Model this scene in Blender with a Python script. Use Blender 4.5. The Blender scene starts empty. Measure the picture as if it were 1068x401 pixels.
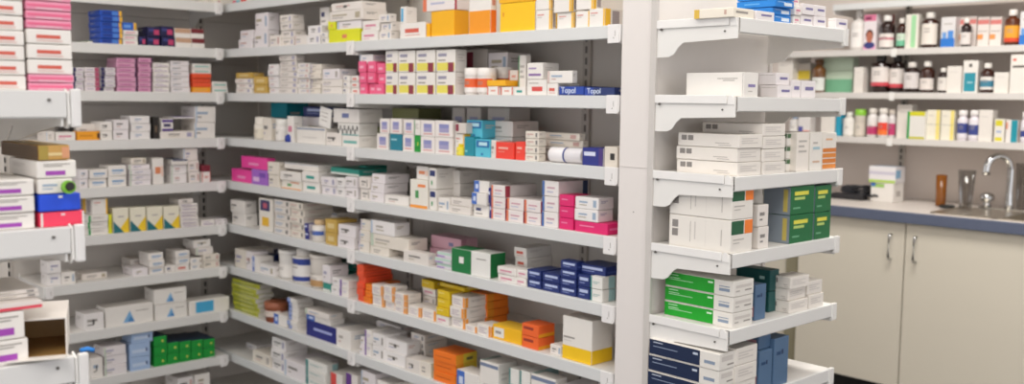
import bpy, bmesh, math, random
from mathutils import Vector, Matrix
random.seed(7)
scene = bpy.context.scene
COL = scene.collection

# ------------------------------------------------------------------ camera
CAM = Vector((0, 0, 1.38))
CR = Vector((0.6819, 0.7314, 0.0122)); CF = Vector((-0.7274, 0.6797, -0.0947)).normalized()
CR = (CR - CR.dot(CF) * CF).normalized(); CU = CR.cross(CF)
FPX = 1015.58
cd = bpy.data.cameras.new('camera'); cam = bpy.data.objects.new('camera', cd); COL.objects.link(cam)
M = Matrix((CR, CU, -CF)).transposed().to_4x4(); M.translation = CAM
cam.matrix_world = M
cd.sensor_width = 36; cd.lens = FPX / 1068 * 36; cd.clip_start = .05
cd.dof.use_dof = True; cd.dof.focus_distance = 1.95; cd.dof.aperture_fstop = 3.6
scene.camera = cam

def ray(u, v): return CF + CR * ((u - 534) / FPX) - CU * ((v - 200.5) / FPX)
def hit(u, v, ax, val):
    d = ray(u, v); t = (val - CAM[ax]) / d[ax]; return CAM + d * t

# ------------------------------------------------------------------ measured layout (metres)
Z = [1.757, 1.572, 1.3925, 1.2075, 1.027, 0.8455, 0.668, 0.4793, 0.290, 0.105]
XA, YC, XD, XP = -3.7586, 1.9, -1.2843, -1.5205
YDEND = 2.386
XB = -2.83       # joint of corner and centre bay
XCE = -1.63      # end of centre bay
XW = XA - .30; YW = YC + .30
XE, YE = -1.345, .450
ZE = [1.384, 1.203, 1.026]
YK, YKW = 4.5, 4.8
ZK = [1.642, 1.4345, 1.2175]

# ------------------------------------------------------------------ materials
def lin(h):
    if h[0] == '#': h = h[1:]
    o = []
    for i in (0, 2, 4):
        c = int(h[i:i+2], 16) / 255
        o.append(c / 12.92 if c <= .04045 else ((c + .055) / 1.055) ** 2.4)
    return (*o, 1)
MATS = {}
def mat(hexc, rough=.5, metal=0, noise=.03, scale=25, bump=0, coat=0, spec=.5, trans=0, ior=1.45):
    key = (hexc, rough, metal, noise, scale, bump, coat, trans)
    if key in MATS: return MATS[key]
    m = bpy.data.materials.new('surface_' + hexc); m.use_nodes = True
    nt = m.node_tree; b = nt.nodes['Principled BSDF']
    b.inputs['Roughness'].default_value = rough; b.inputs['Metallic'].default_value = metal
    b.inputs['Specular IOR Level'].default_value = spec; b.inputs['IOR'].default_value = ior
    b.inputs['Coat Weight'].default_value = coat; b.inputs['Transmission Weight'].default_value = trans
    c = lin(hexc)
    if noise:
        tc = nt.nodes.new('ShaderNodeTexCoord'); n = nt.nodes.new('ShaderNodeTexNoise')
        n.inputs['Scale'].default_value = scale; n.inputs['Detail'].default_value = 3
        nt.links.new(tc.outputs['Object'], n.inputs['Vector'])
        r = nt.nodes.new('ShaderNodeValToRGB')
        r.color_ramp.elements[0].color = tuple(max(0, x * (1 - noise * 1.5)) for x in c[:3]) + (1,)
        r.color_ramp.elements[1].color = tuple(min(1, x * (1 + noise)) for x in c[:3]) + (1,)
        nt.links.new(n.outputs['Fac'], r.inputs['Fac']); nt.links.new(r.outputs['Color'], b.inputs['Base Color'])
        if bump:
            bn = nt.nodes.new('ShaderNodeBump'); bn.inputs['Strength'].default_value = bump
            bn.inputs['Distance'].default_value = .002
            nt.links.new(n.outputs['Fac'], bn.inputs['Height']); nt.links.new(bn.outputs['Normal'], b.inputs['Normal'])
    else: b.inputs['Base Color'].default_value = c
    MATS[key] = m; return m
def card(h): return mat(h, rough=.42, noise=.02, scale=40)
STEEL = mat('e9e6e1', rough=.42, noise=.015, scale=6)        # powder coated shelf
DECKM = mat('e6e2dc', rough=.45, noise=.02, scale=6)
PANEL = mat('dad3cb', rough=.55, noise=.03, scale=4)
COLUMN = mat('e6dfda', rough=.5, noise=.012, scale=5, bump=.05)
DARK = mat('24211f', rough=.7)
WALLM = mat('dacec5', rough=.8, noise=.03, scale=3, bump=.1)
CHROME = mat('c9c9c9', rough=.12, metal=1, noise=0)
SINKM = mat('c4bcae', rough=.3, metal=.9, noise=.04, scale=12)

# ------------------------------------------------------------------ mesh helpers
def link(name, bm, mats, parent=None, smooth=False):
    me = bpy.data.meshes.new(name); bm.normal_update(); bm.to_mesh(me); bm.free()
    for m in (mats if isinstance(mats, (list, tuple)) else [mats]): me.materials.append(m)
    if smooth:
        for p in me.polygons: p.use_smooth = True
    o = bpy.data.objects.new(name, me); COL.objects.link(o)
    if parent: o.parent = parent
    return o
def empty(name, loc=(0, 0, 0), rz=0):
    o = bpy.data.objects.new(name, None); COL.objects.link(o); o.location = loc; o.rotation_euler = (0, 0, rz)
    o.empty_display_size = .05; return o
def tag(o, label, cat=None, group=None, kind=None):
    if label: o['label'] = label
    if cat: o['category'] = cat
    if group: o['group'] = group
    if kind: o['kind'] = kind
    return o
def abox(bm, a, b, mi=0, bev=0):
    r = bmesh.ops.create_cube(bm, size=1)
    vs = r['verts']
    for v in vs:
        v.co = Vector((a[i] + (b[i] - a[i]) * (v.co[i] + .5) for i in range(3)))
    fs = {f for v in vs for f in v.link_faces}
    for f in fs: f.material_index = mi
    if bev:
        es = list({e for v in vs for e in v.link_edges})
        bmesh.ops.bevel(bm, geom=es, offset=bev, segments=2, affect='EDGES', profile=.6, material=-1)
    return vs
def prism(bm, pts, axis, a, b, mi=0):
    """polygon pts (2D) extruded along axis from a to b; axis 0 -> pts=(y,z), 1 -> (x,z), 2 -> (x,y)"""
    def P(p, t):
        if axis == 0: return Vector((t, p[0], p[1]))
        if axis == 1: return Vector((p[0], t, p[1]))
        return Vector((p[0], p[1], t))
    A = [bm.verts.new(P(p, a)) for p in pts]; B = [bm.verts.new(P(p, b)) for p in pts]
    fs = [bm.faces.new(A), bm.faces.new(B[::-1])]
    n = len(pts)
    for i in range(n): fs.append(bm.faces.new((A[i], B[i], B[(i+1) % n], A[(i+1) % n])))
    for f in fs: f.material_index = mi
    bmesh.ops.recalc_face_normals(bm, faces=fs)
def disc(bm, c, r, normal, mi=0, th=.001, seg=12):
    q = Vector(normal).to_track_quat('Z', 'Y').to_matrix().to_4x4(); q.translation = Vector(c)
    ret = bmesh.ops.create_cone(bm, cap_ends=True, segments=seg, radius1=r, radius2=r, depth=th, matrix=q)
    for v in ret['verts']:
        for f in v.link_faces: f.material_index = mi
def lathe(bm, prof, seg=20, c=(0, 0, 0), mi=0, tilt=None):
    rings = []
    for r, z in prof:
        ring = []
        for i in range(seg):
            a = 2 * math.pi * i / seg
            ring.append(bm.verts.new(Vector((c[0] + r * math.cos(a), c[1] + r * math.sin(a), c[2] + z))))
        rings.append(ring)
    for j in range(len(rings) - 1):
        for i in range(seg):
            f = bm.faces.new((rings[j][i], rings[j][(i+1) % seg], rings[j+1][(i+1) % seg], rings[j+1][i])); f.material_index = mi; f.smooth = True
    f = bm.faces.new(rings[0][::-1]); f.material_index = mi
    f = bm.faces.new(rings[-1]); f.material_index = mi
def tube(bm, pts, r, seg=10, mi=0):
    pts = [Vector(p) for p in pts]; rings = []
    up = Vector((0, 0, 1))
    for i, p in enumerate(pts):
        t = (pts[min(i+1, len(pts)-1)] - pts[max(i-1, 0)]).normalized()
        s = t.cross(up)
        if s.length < .05: s = t.cross(Vector((0, 1, 0)))
        s.normalize(); w = s.cross(t)
        rr = r[i] if isinstance(r, (list, tuple)) else r
        rings.append([bm.verts.new(p + (s * math.cos(2*math.pi*k/seg) + w * math.sin(2*math.pi*k/seg)) * rr) for k in range(seg)])
    for j in range(len(rings)-1):
        for i in range(seg):
            f = bm.faces.new((rings[j][i], rings[j][(i+1) % seg], rings[j+1][(i+1) % seg], rings[j+1][i])); f.smooth = True; f.material_index = mi
    bm.faces.new(rings[0][::-1]).material_index = mi; bm.faces.new(rings[-1]).material_index = mi
def struct(name, a, b, m, bev=0):
    bm = bmesh.new(); abox(bm, a, b, 0, bev); o = link(name, bm, m); o['kind'] = 'structure'; return o

# ------------------------------------------------------------------ room
struct('floor', (-6, -3, -.05), (3, 6, 0), mat('2f2c2a', rough=.6, noise=.15, scale=30))
struct('ceiling', (-6, -3, 2.75), (3, 6, 2.8), mat('e2dfd9', rough=.8))
struct('wall_back', (-6, YKW, 0), (3, YKW + .1, 2.75), WALLM)
struct('wall_left', (XW - .09, .2, 0), (XW - .02, YW + .1, 2.75), WALLM)

def panelboard(name, a, b, face_axis, label, grooves=()):
    """metal back panel of a shelving bay with its horizontal seams"""
    bm = bmesh.new()
    zs = [a[2]] + [g for g in grooves if a[2] < g < b[2]] + [b[2]]
    for z0, z1 in zip(zs, zs[1:]):
        abox(bm, (a[0], a[1], z0 + .0008), (b[0], b[1], z1 - .0008), 0, .0012)
    return tag(link(name, bm, PANEL), label, 'panel')
seams = sorted(Z[i] - .055 for i in range(10))
panelboard('back_panel', (XW - .018, .9, .02), (XW, YW, 2.2), 0, 'grey metal back panel behind the shelves of the left bay', seams)
panelboard('back_panel', (XW, YW, .02), (XB, YW + .018, 2.2), 1, 'grey metal back panel behind the corner bay shelves')
panelboard('back_panel', (XB + .001, YW, .02), (XCE, YW + .018, 2.2), 1, 'grey metal back panel behind the centre bay shelves')

def upright(pos, face, label, z1=2.2):
    """slotted steel post; face: direction the slots face"""
    bm = bmesh.new(); x, y = pos
    if face == 'x':
        abox(bm, (x, y - .015, .02), (x + .012, y + .015, z1), 0, .001)
        z = .06
        while z < z1 - .05:
            abox(bm, (x + .0118, y - .0045, z), (x + .0126, y + .0045, z + .021), 1); z += .034
    else:
        abox(bm, (x - .015, y - .012, .02), (x + .015, y, z1), 0, .001)
        z = .06
        while z < z1 - .05:
            abox(bm, (x - .0045, y - .0126, z), (x + .0045, y - .0118, z + .021), 1); z += .034
    return tag(link('shelf_upright', bm, [mat('c4bcb3', rough=.5), DARK if face == 'x' else mat('77706a')]), label, 'shelf post', 'slotted posts holding the shelves')
upright((XW, 1.922), 'x', 'slotted grey shelf post at back of left bay near the corner')
upright((XW, 1.12), 'x', 'slotted grey shelf post at the left end of the left bay')
upright((-2.91, YW), 'y', 'slotted grey shelf post behind joint of corner and centre bays')
upright((-2.02, YW), 'y', 'slotted grey shelf post behind right end of centre bay')

# partition (end column, divider) -------------------------------------------------
t = empty('partition', (XCE, 1.9, 0)); tag(t, 'tall white end column and divider panel between centre bay and right rack', 'partition')
bm = bmesh.new(); abox(bm, (0, -.004, 0), (XP - XCE - .012, .30, 2.6), 0, .003); link('end_column', bm, COLUMN, t)
bm = bmesh.new(); abox(bm, (XP - XCE - .012, -.001, 0), (XP - XCE - .002, .50, 2.6), 0, .001); o = link('divider_panel', bm, mat('e2dcd6', rough=.5, noise=.01), t)
bm = bmesh.new(); abox(bm, (XP - XCE - .012, -.010, 0), (XP - XCE + .006, -.001, 2.6), 0, .001)
abox(bm, (XP - XCE - .012, .498, 0), (XP - XCE + .004, .512, 2.6), 0, .001)
for zz in (1.10,): disc(bm, (.052, -.0045, zz), .0018, (0, -1, 0), 1)
link('edge_trim', bm, [mat('cdc7c1', rough=.4), mat('8d8782')], t)
bm = bmesh.new(); abox(bm, (.001, -.0050, 1.213), (XP - XCE - .013, -.0042, 1.2142), 0); link('seam', bm, mat('cbc3bd'), t)

# ------------------------------------------------------------------ shelves
LIP = .034
def shelf(kind, z, label, a, b, front, depth, brl=True, brr=True, capl=False, capr=True, lip=LIP, group=None, edge='dadad8'):
    """kind 'y': runs along X from a to b, front plane y=front facing -Y.
       kind 'x': runs along Y from a to b, front plane x=front facing +X."""
    L = b - a
    if kind == 'y': t = empty('shelf', (a, front, z))
    else: t = empty('shelf', (front, a, z), math.pi / 2)
    tag(t, label, 'shelf', group)
    bm = bmesh.new()       # local: x along, y into depth
    abox(bm, (.001, .0015, -.003), (L - .001, depth, 0), 0)
    prism(bm, [(0, -.001), (.0015, .0002), (.012, .0002), (.012, -.003), (.002, -.004), (.002, -lip + .003), (.012, -lip + .0015), (.012, -lip), (.0015, -lip), (0, -lip + .002)], 0, .0, L, 1)
    link('shelf_board', bm, [DECKM, mat(edge, rough=.45, noise=.015, scale=6)], t)
    def bracket(x0, x1):
        m = bmesh.new()
        prism(m, [(.004, -.002), (.004, -.047), (depth * .70, -.052), (depth * .80, -.078), (depth * .84, -.082), (depth, -.085), (depth, .012), (depth*.97, .012), (depth * .95, -.001)], 0, x0, x1, 0)
        link('bracket', m, STEEL, t)
    if brl: bracket(.003, .006)
    if brr: bracket(L - .006, L - .003)
    def cap(x):
        m = bmesh.new(); hw = .021 if kind == 'y' else .014
        abox(m, (x - hw, -.006, -.046), (x + hw - .004, .004, .002), 0, .002)
        prism(m, [(x + hw - .0045, .002), (x + hw, -.001), (x + hw, -.040), (x + hw - .0045, -.044)], 1, -.003, .004, 0)
        if kind == 'y':
            abox(m, (x + .004, -.0064, -.028), (x + .0055, -.0058, -.014), 1)
            abox(m, (x - .001, -.0064, -.034), (x + .002, -.0058, -.031), 1)
        else: abox(m, (x + .002, -.0064, -.032), (x + .0035, -.0058, -.014), 1)
        link('bracket_clip', m, [mat('ece8e5', rough=.4), mat('a09a94')], t)
    if capl: cap(.022)
    if capr: cap(L - .022)
    return t
ORD = ['top', 'second', 'third', 'fourth', 'fifth', 'sixth', 'seventh', 'eighth', 'ninth', 'tenth']
ORDS = ['topmost'] + [o + ' from the top' for o in ORD[1:]]
for k in range(10):
    shelf('x', Z[k], f'long white metal shelf, {ORDS[k]} in the left bay', 1.155, 1.884, XA, .30, capl=True, lip=.038, edge='e0deda', group='shelves of the left bay')
    shelf('y', Z[k], f'white metal shelf, {ORDS[k]} in the corner bay', XW + .001, XB - .002, YC, .30, brl=False, brr=(k > 0), capr=(k > 0), group='shelves of the corner bay')
    if k:
        shelf('y', Z[k], f'white metal shelf, {ORDS[k-1]} in the centre bay', XB, XCE - .004, YC, .30, group='shelves of the centre bay')
for k in range(1, 7):
    # right rack: shelf with a visible end bracket
    L = YDEND - YC; D = XD - XP - .006
    t = empty('shelf', (XD, YC, Z[k]), math.pi / 2)
    tag(t, f'white metal shelf with bolted end bracket, {ORDS[k-1]} on the right rack', 'shelf', 'shelves of the right rack')
    bm = bmesh.new(); abox(bm, (.004, .0015, -.003), (L, D, 0))
    prism(bm, [(0, -.001), (.0015, .0002), (.012, .0002), (.012, -.003), (.002, -.004), (.002, -.031), (.012, -.0325), (.012, -.034), (.0015, -.034), (0, -.032)], 0, .004, L - .012, 1)
    link('shelf_board', bm, [DECKM, mat('e2e0dc', rough=.45, noise=.015, scale=6)], t)
    bm = bmesh.new()
    prism(bm, [(.0, 0), (.0, -.047), (D * .66, -.052), (D * .72, -.062), (D * .78, -.079), (D * .84, -.085), (D, -.086), (D, .0)], 0, -.006, -.0025, 0)
    link('bracket', bm, STEEL, t)
    bm = bmesh.new()      # bright folded flange with its two bolts
    abox(bm, (-.010, .022, -.017), (-.0055, D, .0035), 0, .0015)
    prism(bm, [(.001, -.018), (.02, -.018), (.02, -.004), (.016, .004), (.010, .004), (.004, -.002)], 0, -.0075, -.005, 0)
    link('flange', bm, mat('efece8', rough=.4), t)
    for yy, zz, rr in ((D - .014, -.019, .0032), (.034, -.030, .0022), (.024, -.008, .0012)):
        bm = bmesh.new(); disc(bm, (-.0072 if yy < .03 or yy == .034 else -.0098, yy, zz), rr, (-1, 0, 0), 0, .003); link('bolt', bm, mat('6b6661', rough=.4, metal=.6), t)
    bm = bmesh.new()
    prism(bm, [(.004, -.002), (.004, -.047), (D * .66, -.052), (D * .78, -.079), (D, -.086), (D, .0)], 0, L - .006, L - .002, 0)
    link('bracket', bm, STEEL, t)
    bm = bmesh.new(); abox(bm, (L - .014, -.004, -.043), (L + .008, .006, .002), 0, .002); link('bracket_clip', bm, STEEL, t)

for k in range(3):
    t = shelf('x', ZE[k], f'near out of focus white shelf, {["top", "middle", "lowest"][k]} of the front left rack', -.3, YE, XE, .32, capr=False, capl=False, lip=.036, edge='dddbd8', group='shelves of the front left rack')
    L = YE + .3
    bm = bmesh.new(); prism(bm, [(.014, .004), (.0, -.002), (-.002, -.044), (.006, -.050), (.020, -.047)], 0, L + .001, L + .004, 0)
    prism(bm, [(.03, -.02), (.02, -.045), (.10, -.056), (.32, -.09), (.32, -.001), (.03, -.001)], 0, L - .002, L + .001, 0)
    link('end_plate', bm, STEEL, t)
    bm = bmesh.new(); abox(bm, (L + .005, -.004, -.048), (L + .018, .006, .003), 0, .0025); link('bracket_clip', bm, mat('e6e3e0', rough=.4), t)
    bm = bmesh.new(); disc(bm, (L - .022, -.001, -.012), .0022, (0, -1, 0), 0, .002); link('bolt', bm, mat('6b6661'), t)
bm = bmesh.new(); abox(bm, (XE - .345, -.35, .02), (XE - .32, YE + .01, 2.2), 0, .001)
tag(link('back_panel', bm, PANEL), 'plain grey back panel of the front left rack', 'panel')

for k in range(3):
    t = shelf('y', ZK[k], f'long white shelf with bottles, {["top", "middle", "lowest"][k]} of those above the sink counter', -2.775, -.9, YK, .28, capr=False, lip=.030, edge='d6d1cb', group='shelves above the counter')
    bm = bmesh.new()
    for xx in (.60,): abox(bm, (xx - .012, -.006, -.038), (xx + .012, .004, .002), 0, .002)
    link('bracket_clip', bm, STEEL, t)
shelf('y', 1.868, 'white shelf edge along the top of the picture above the bottles', -2.5, -.9, YK, .28, capr=False, lip=.030, group='shelves above the counter')
bm = bmesh.new(); abox(bm, (-2.265, YKW - .014, .95), (-2.235, YKW - .001, 2.2), 0, .001)
z = 1.0
while z < 2.15: abox(bm, (-2.254, YKW - .0146, z), (-2.246, YKW - .0138, z + .022), 1); z += .034
tag(link('shelf_upright', bm, [mat('b9b2a8', rough=.45), DARK]), 'slotted post on the wall behind the bottle shelves', 'shelf post')

# ------------------------------------------------------------------ counter
CT = .905; YF = 4.2
t = empty('base_cabinet', (-2.46, YF, 0)); tag(t, 'cream laminate base cabinet with two tall doors under the blue edged counter', 'cabinet')
bm = bmesh.new(); 
for a_, b_ in (((0, .02, .11), (.018, .58, CT - .05)), ((2.182, .02, .11), (2.2, .58, CT - .05)), ((.018, .02, .11), (2.182, .58, .128)), ((.018, .56, .128), (2.182, .58, CT - .05)), ((.018, .02, CT - .09), (2.182, .036, CT - .05))): abox(bm, a_, b_, 0)
link('body', bm, mat('b9b09f', rough=.5), t)
bm = bmesh.new(); abox(bm, (.02, .06, .0), (2.2, .56, .11), 0); link('plinth', bm, mat('1f1d1b', rough=.6), t)
CREAM = mat('ddd5c4', rough=.38, noise=.02, scale=3)
for x0, x1, hx in ((0, .5215, .462), (.5255, 1.06, .575), (1.064, 1.6, 1.50), (1.604, 2.2, 1.70)):
    bm = bmesh.new(); abox(bm, (x0 + .001, -.0, .108), (x1 - .001, .018, CT - .048), 0, .0015); d = link('door', bm, CREAM, t)
    zt = .80
    bm = bmesh.new(); tube(bm, [(hx, -.0, zt), (hx, -.022, zt), (hx, -.028, zt - .012), (hx, -.028, zt - .10), (hx, -.022, zt - .112), (hx, -.0, zt - .112)], .005)
    h = link('handle', bm, CHROME, d); h['label'] = 'chrome bow handle'
t = empty('worktop', (-2.55, YF, CT)); tag(t, 'speckled pale worktop with blue front edge and steel sink', 'worktop')
TOPM = mat('dcd3cb', rough=.45, noise=.06, scale=60)
bm = bmesh.new(); abox(bm, (0, -.012, -.036), (.66 + .3, .59, 0), 0); abox(bm, (.96, -.012, -.036), (2.29, .045, 0), 0); abox(bm, (.96, .40, -.036), (2.29, .59, 0), 0); link('top', bm, TOPM, t)
bm = bmesh.new(); abox(bm, (0, -.026, -.048), (2.29, -.012, .001), 0, .004); link('front_edge', bm, mat('5e667b', rough=.4, noise=.05), t)
bm = bmesh.new()
for a, b in (((.70, .04, 0), (.984, .41, .004)), ((.70, .04, 0), (.715, .41, .008)), ((.955, .04, -.0), (2.2, .06, .005)), ((.955, .39, -.0), (2.2, .41, .005)), ((.955, .06, -.0), (.99, .39, .005)), ((1.33, .06, 0), (1.38, .39, .005)), ((.985, .06, -.15), (1.335, .39, -.148)), ((.985, .06, -.15), (.99, .39, 0)), ((.985, .06, -.15), (1.33, .064, 0)), ((.985, .386, -.15), (1.33, .39, 0)), ((1.33, .06, -.15), (1.334, .39, 0)), ((1.38, .06, 0), (2.2, .39, .003))):
    abox(bm, a, b, 0)
link('sink', bm, SINKM, t)
struct('gap_shade_1', (-2.535, YF + .02, 0), (-2.462, YF + .06, CT - .05), mat('8f886f', rough=.6))  # olive strip: shade of the gap at the cabinet end, put in as colour
bm = bmesh.new(); abox(bm, (-3.6, YF + .03, .0), (-2.54, YF + .06, CT + .02), 0, .002); tag(link('filler_panel', bm, mat('d4cdbb', rough=.5, noise=.02, scale=4)), 'cream filler panel seen between the right rack shelves', 'panel')

# ------------------------------------------------------------------ cartons
G1, G2, G3 = 'bdb6af', '9d968f', 'd3ccc5'
def lines(x0, x1, z, n=2, c=G1, h=.06, gap=.13):
    return [(x0, z - i * gap - h, x1 - (i % 2) * (x1 - x0) * .3, z - i * gap, c) for i in range(n)]
ST = {}
def st(code, desc, body, F=(), R=None, T=None, L=None, end=None):
    R = R if R is not None else lines(.15, .6, .75, 2, G3 if body[0] in 'def' else G1)
    ST[code] = (desc, body, list(F), list(R), list(T or []), list(L if L is not None else R), end)
W = 'ece6df'
st('w', 'plain white', W, lines(.1, .62, .72, 2, G1) + [(.78, .25, .92, .65, G3)])
st('w2', 'white', 'e6dfd7', lines(.12, .8, .6, 1, G1))
st('w3', 'off-white', 'e2d8cc', lines(.1, .5, .7, 2, 'b5a99e') + [(.7, .2, .9, .5, 'c9bdb2')])
st('wd', 'white black-spotted', W, [(.42, .35, .55, .65, '4a4642')] + lines(.1, .35, .7, 2, G1))
st('wr', 'white red-print', W, [(.2, .35, .75, .62, 'd4604f')] + lines(.2, .8, .22, 1, 'd8a49a'))
st('wo', 'white orange-print', W, [(.2, .40, .72, .66, 'e08a5e'), (.80, .3, .95, .7, 'f0c9b4')])
st('wb', 'white blue-print', W, [(.2, .42, .85, .62, '7fa3c8'), (.2, .22, .7, .30, 'a9bfd6')])
st('wn', 'white navy-print', W, [(.15, .5, .5, .75, '3a4270'), (.15, .2, .6, .3, G2)])
st('wp', 'white purple-print', W, [(.1, .2, .9, .34, '8b6aa0'), (.1, .62, .6, .72, 'a893b8')])
st('wpb', 'white box with purple band', W, [(.2, .15, .72, .42, 'a347b0')] + lines(.15, .85, .85, 2, G2, .05, .12))
st('wk', 'white dark-print', W, [(.15, .45, .7, .68, '6b6660'), (.15, .2, .5, .28, G2)])
st('wpk', 'white pink-print', W, [(.15, .4, .8, .62, 'd98aa0'), (.1, .15, .5, .25, 'e3b6c0')])
st('wg', 'white green-edged', W, [(0, 0, .12, 1, '3f9d5b')] + lines(.2, .8, .75, 3, G1))
st('wgb', 'white green-striped', 'e6e0d8', [(.0, .62, 1, .98, '4a6b48')], [(.0, .62, 1, .98, '4a6b48')])
st('wt', 'white teal-print', W, [(.1, .3, .9, .55, '6fb3aa')])
st('wte', 'white teal-edged', 'e9e6df', [(0, .0, .12, 1, '4b8f8c')] + lines(.2, .8, .6, 2, '9fb9b4'), [(.5, 0, 1, 1, '9cc0c0')])
st('woe', 'white orange-edged', 'eae2da', [(.84, 0, 1, 1, 'ee9a35')] + lines(.12, .7, .72, 3, 'b9a9b5', .07, .2), [(0, 0, .12, 1, 'f0a03c')] + lines(.25, .8, .7, 2, G1))
st('wye', 'white yellow-edged', 'ebe5de', [(.9, 0, 1, 1, 'f3bd2e'), (.1, .74, .55, .80, 'd88a80'), (.1, .62, .4, .66, G1)], [(0, 0, .3, 1, 'f3bd2e'), (.4, .1, .8, .9, 'a59b9c')])
st('wre', 'white coral-edged', 'eae0dc', [(0, 0, .12, 1, 'e07a58'), (.25, .5, .8, .62, 'cf9ba8'), (.25, .25, .7, .33, 'b9b9cf')], [(0, 0, .15, 1, 'b04050')])
st('wbe', 'white blue-edged', 'eae3df', [(0, 0, .14, 1, '4a6fae'), (.3, .5, .8, .62, 'c9a3ad'), (.3, .25, .7, .33, 'b9b9cf')], [(.78, 0, .95, 1, '3d4c70')])
st('wve', 'white violet-edged', W, [(0, 0, .22, 1, '7d56a5')] + lines(.35, .85, .7, 2, 'c2b4cc'))
st('wpx', 'white pharmacy', 'eee6dc', lines(.12, .8, .8, 3, G1, .05, .13), [(.0, .0, 1, .02, G3)] + lines(.1, .4, .5, 1, G3))
st('hex', 'white lilac-square', 'ece4de', [(.22, .28, .8, .80, 'a6a0c4'), (.22, .55, .8, .80, '8d8fc0'), (.2, .12, .85, .2, 'd8a0a0')])
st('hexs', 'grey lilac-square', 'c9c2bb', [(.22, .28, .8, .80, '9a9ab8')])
st('tealw', 'dark teal', '1f7f93', [(.1, .62, .6, .72, '9fd0d8')])
st('aqua', 'aqua and blue', '58bcd2', [(.08, .55, .95, .95, '2270a8'), (.25, .66, .8, .85, 'bfe4ee'), (.4, .1, .55, .22, '2270a8')])
st('teal', 'teal', '168a9c', [(.1, .2, .3, .3, '8fd6de')], T=[(0, 0, 1, 1, '157c8c')])
st('dteal', 'dark green-blue', '16504f', [(.7, .55, .85, .7, 'a9c9c4')], [(.7, .55, .85, .7, 'a9c9c4')])
st('gteal', 'green-topped white', '2e8f80', [(0, 0, 1, .3, 'd9dcd4')], T=[(0, 0, 1, 1, '2a8070')])
st('red', 'bright red', 'f04434', [(.15, .6, .7, .72, 'f6b4a4'), (.15, .4, .5, .46, 'f08878')])
st('ored', 'orange-red', 'ef5a36', [(.05, .3, .95, .34, 'c9402a')], [(.1, .4, .9, .6, 'd8452c')])
st('redd', 'vivid orange', 'f26a2e', [(.1, .55, .7, .78, '9c3a2a')], [(0, .0, 1, .30, 'f0a020')])
st('or', 'orange', 'f58220', [(.1, .5, .7, .62, 'd66a18')], [(.0, .0, .3, 1, 'f0952a')], T=[(0, 0, 1, 1, 'd87a2c')])
st('ory', 'orange and yellow', 'f37a22', [(.1, .45, .8, .55, 'c95a18')], [(0, 0, .35, 1, 'f0a030'), (.35, 0, 1, 1, 'dcc040'), (.5, .3, .8, .6, '6b6540')])
st('ora', 'amber', 'f2a22a', [(.1, .5, .8, .62, 'e6c27a')], [(.1, .5, .8, .62, 'e6c27a')])
st('ye', 'bright yellow', 'f7c414', [(.08, .55, .12, .7, 'e08a20')], [(0, 0, .2, 1, 'ffffff')])
st('yo', 'golden yellow', 'f5b417', [], [(0, 0, 1, 1, 'f0a81a')])
st('yw', 'white over yellow', W, [(0, 0, 1, .5, 'f4c417'), (.1, .62, .5, .70, G1)], [(0, 0, 1, .5, 'f4c417')])
st('yf', 'mustard yellow', 'e3c01e', [(.1, .6, .6, .72, 'f2e08a')], T=[(0, 0, 1, 1, 'd8b41c')])
st('yl', 'yellow white-label', 'f2b818', [(.05, .15, .4, .85, 'e8e4dc'), (.1, .4, .3, .6, G2)], T=[(0, 0, 1, 1, 'f6c63a')])
st('yb', 'pale yellow-banded', W, [(.04, .06, .96, .42, 'e6d95e'), (.62, .0, .92, .42, '8e3346'), (.1, .70, .55, .84, '9a96a8'), (.1, .50, .5, .56, G2)], [(0, .0, .1, 1, 'd8d2c8')] + lines(.2, .8, .8, 3, G3))
st('or2', 'white over orange', W, [(0, 0, 1, .5, 'f49a1e'), (.15, .8, .6, .86, 'e29a8a')], [(0, 0, 1, .5, 'ef7a2a'), (.2, .6, .8, .9, 'd89a88')])
st('lime', 'lime yellow', 'dfdf26', [(.45, .3, .60, .6, 'e08a5e')])
st('gy', 'green-yellow patterned', 'b9ba3a', [(.1, .3, .9, .42, '6d7a2a'), (.3, .55, .8, .7, 'e6e3a0'), (.0, .0, .35, .2, '8c9630')], [(0, 0, 1, 1, 'd6d2c6')], T=[(0, 0, 1, 1, 'cfccc0')])
st('bl', 'royal blue', '1f4fb4', [(.55, .1, .82, .9, '4a7fd0'), (.10, .2, .5, .8, '17388c'), (.86, 0, 1, 1, 'e6b13a')])
st('bl1', 'blue and yellow', '2a62c0', [(.1, .3, .6, .7, '6a9be0'), (.8, 0, 1, 1, 'e6b13a')])
st('blw', 'bright blue white-print', '1f7fd0', [(.45, .2, .9, .7, 'dfe9f4'), (.1, .7, .5, .8, '9fc6ee')], [(.2, .4, .6, .6, '5fa8e0')])
st('blx', 'solid royal blue', '1f4ed8', [(.46, .78, .56, .92, 'e8e4e0'), (0, 0, 1, .05, '1638a8')])
st('pkx', 'solid coral pink', 'f2405f', [(.46, .75, .56, .92, 'f4c6cc'), (0, 0, .05, 1, 'e8dcd8'), (.95, 0, 1, 1, 'e8dcd8')])
st('nv', 'navy pink-print', '1d1c48', [(.5, .15, .92, .7, 'c0406a'), (.1, .5, .5, .8, '39407e')])
st('nb', 'navy blue', '20306e', [(.15, .55, .9, .82, 'b9c4e4'), (.15, .3, .6, .38, '8a98c8')], [(.1, .3, .9, .5, '3c4c8c')], T=[(.0, .0, 1, 1, '2a3a74')])
st('nb2', 'navy over white', '272a7a', [(.25, .45, .85, .62, 'a9b0e0')], [(0, 0, 1, 1, 'd5d0cc')], T=[(0, 0, 1, 1, 'c9c6c4')])
st('bw', 'white blue-ended', W, [(0, 0, .35, 1, '4a72c4'), (.1, .3, .28, .7, 'd5dcee')], lines(.2, .8, .7, 2, G1))
st('nbl', 'deep blue', '272f80', [(.08, .55, .65, .78, 'd8dcf0'), (.82, 0, 1, 1, '4a3478')], [(0, 0, 1, 1, 'cfc9cf')])
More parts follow.
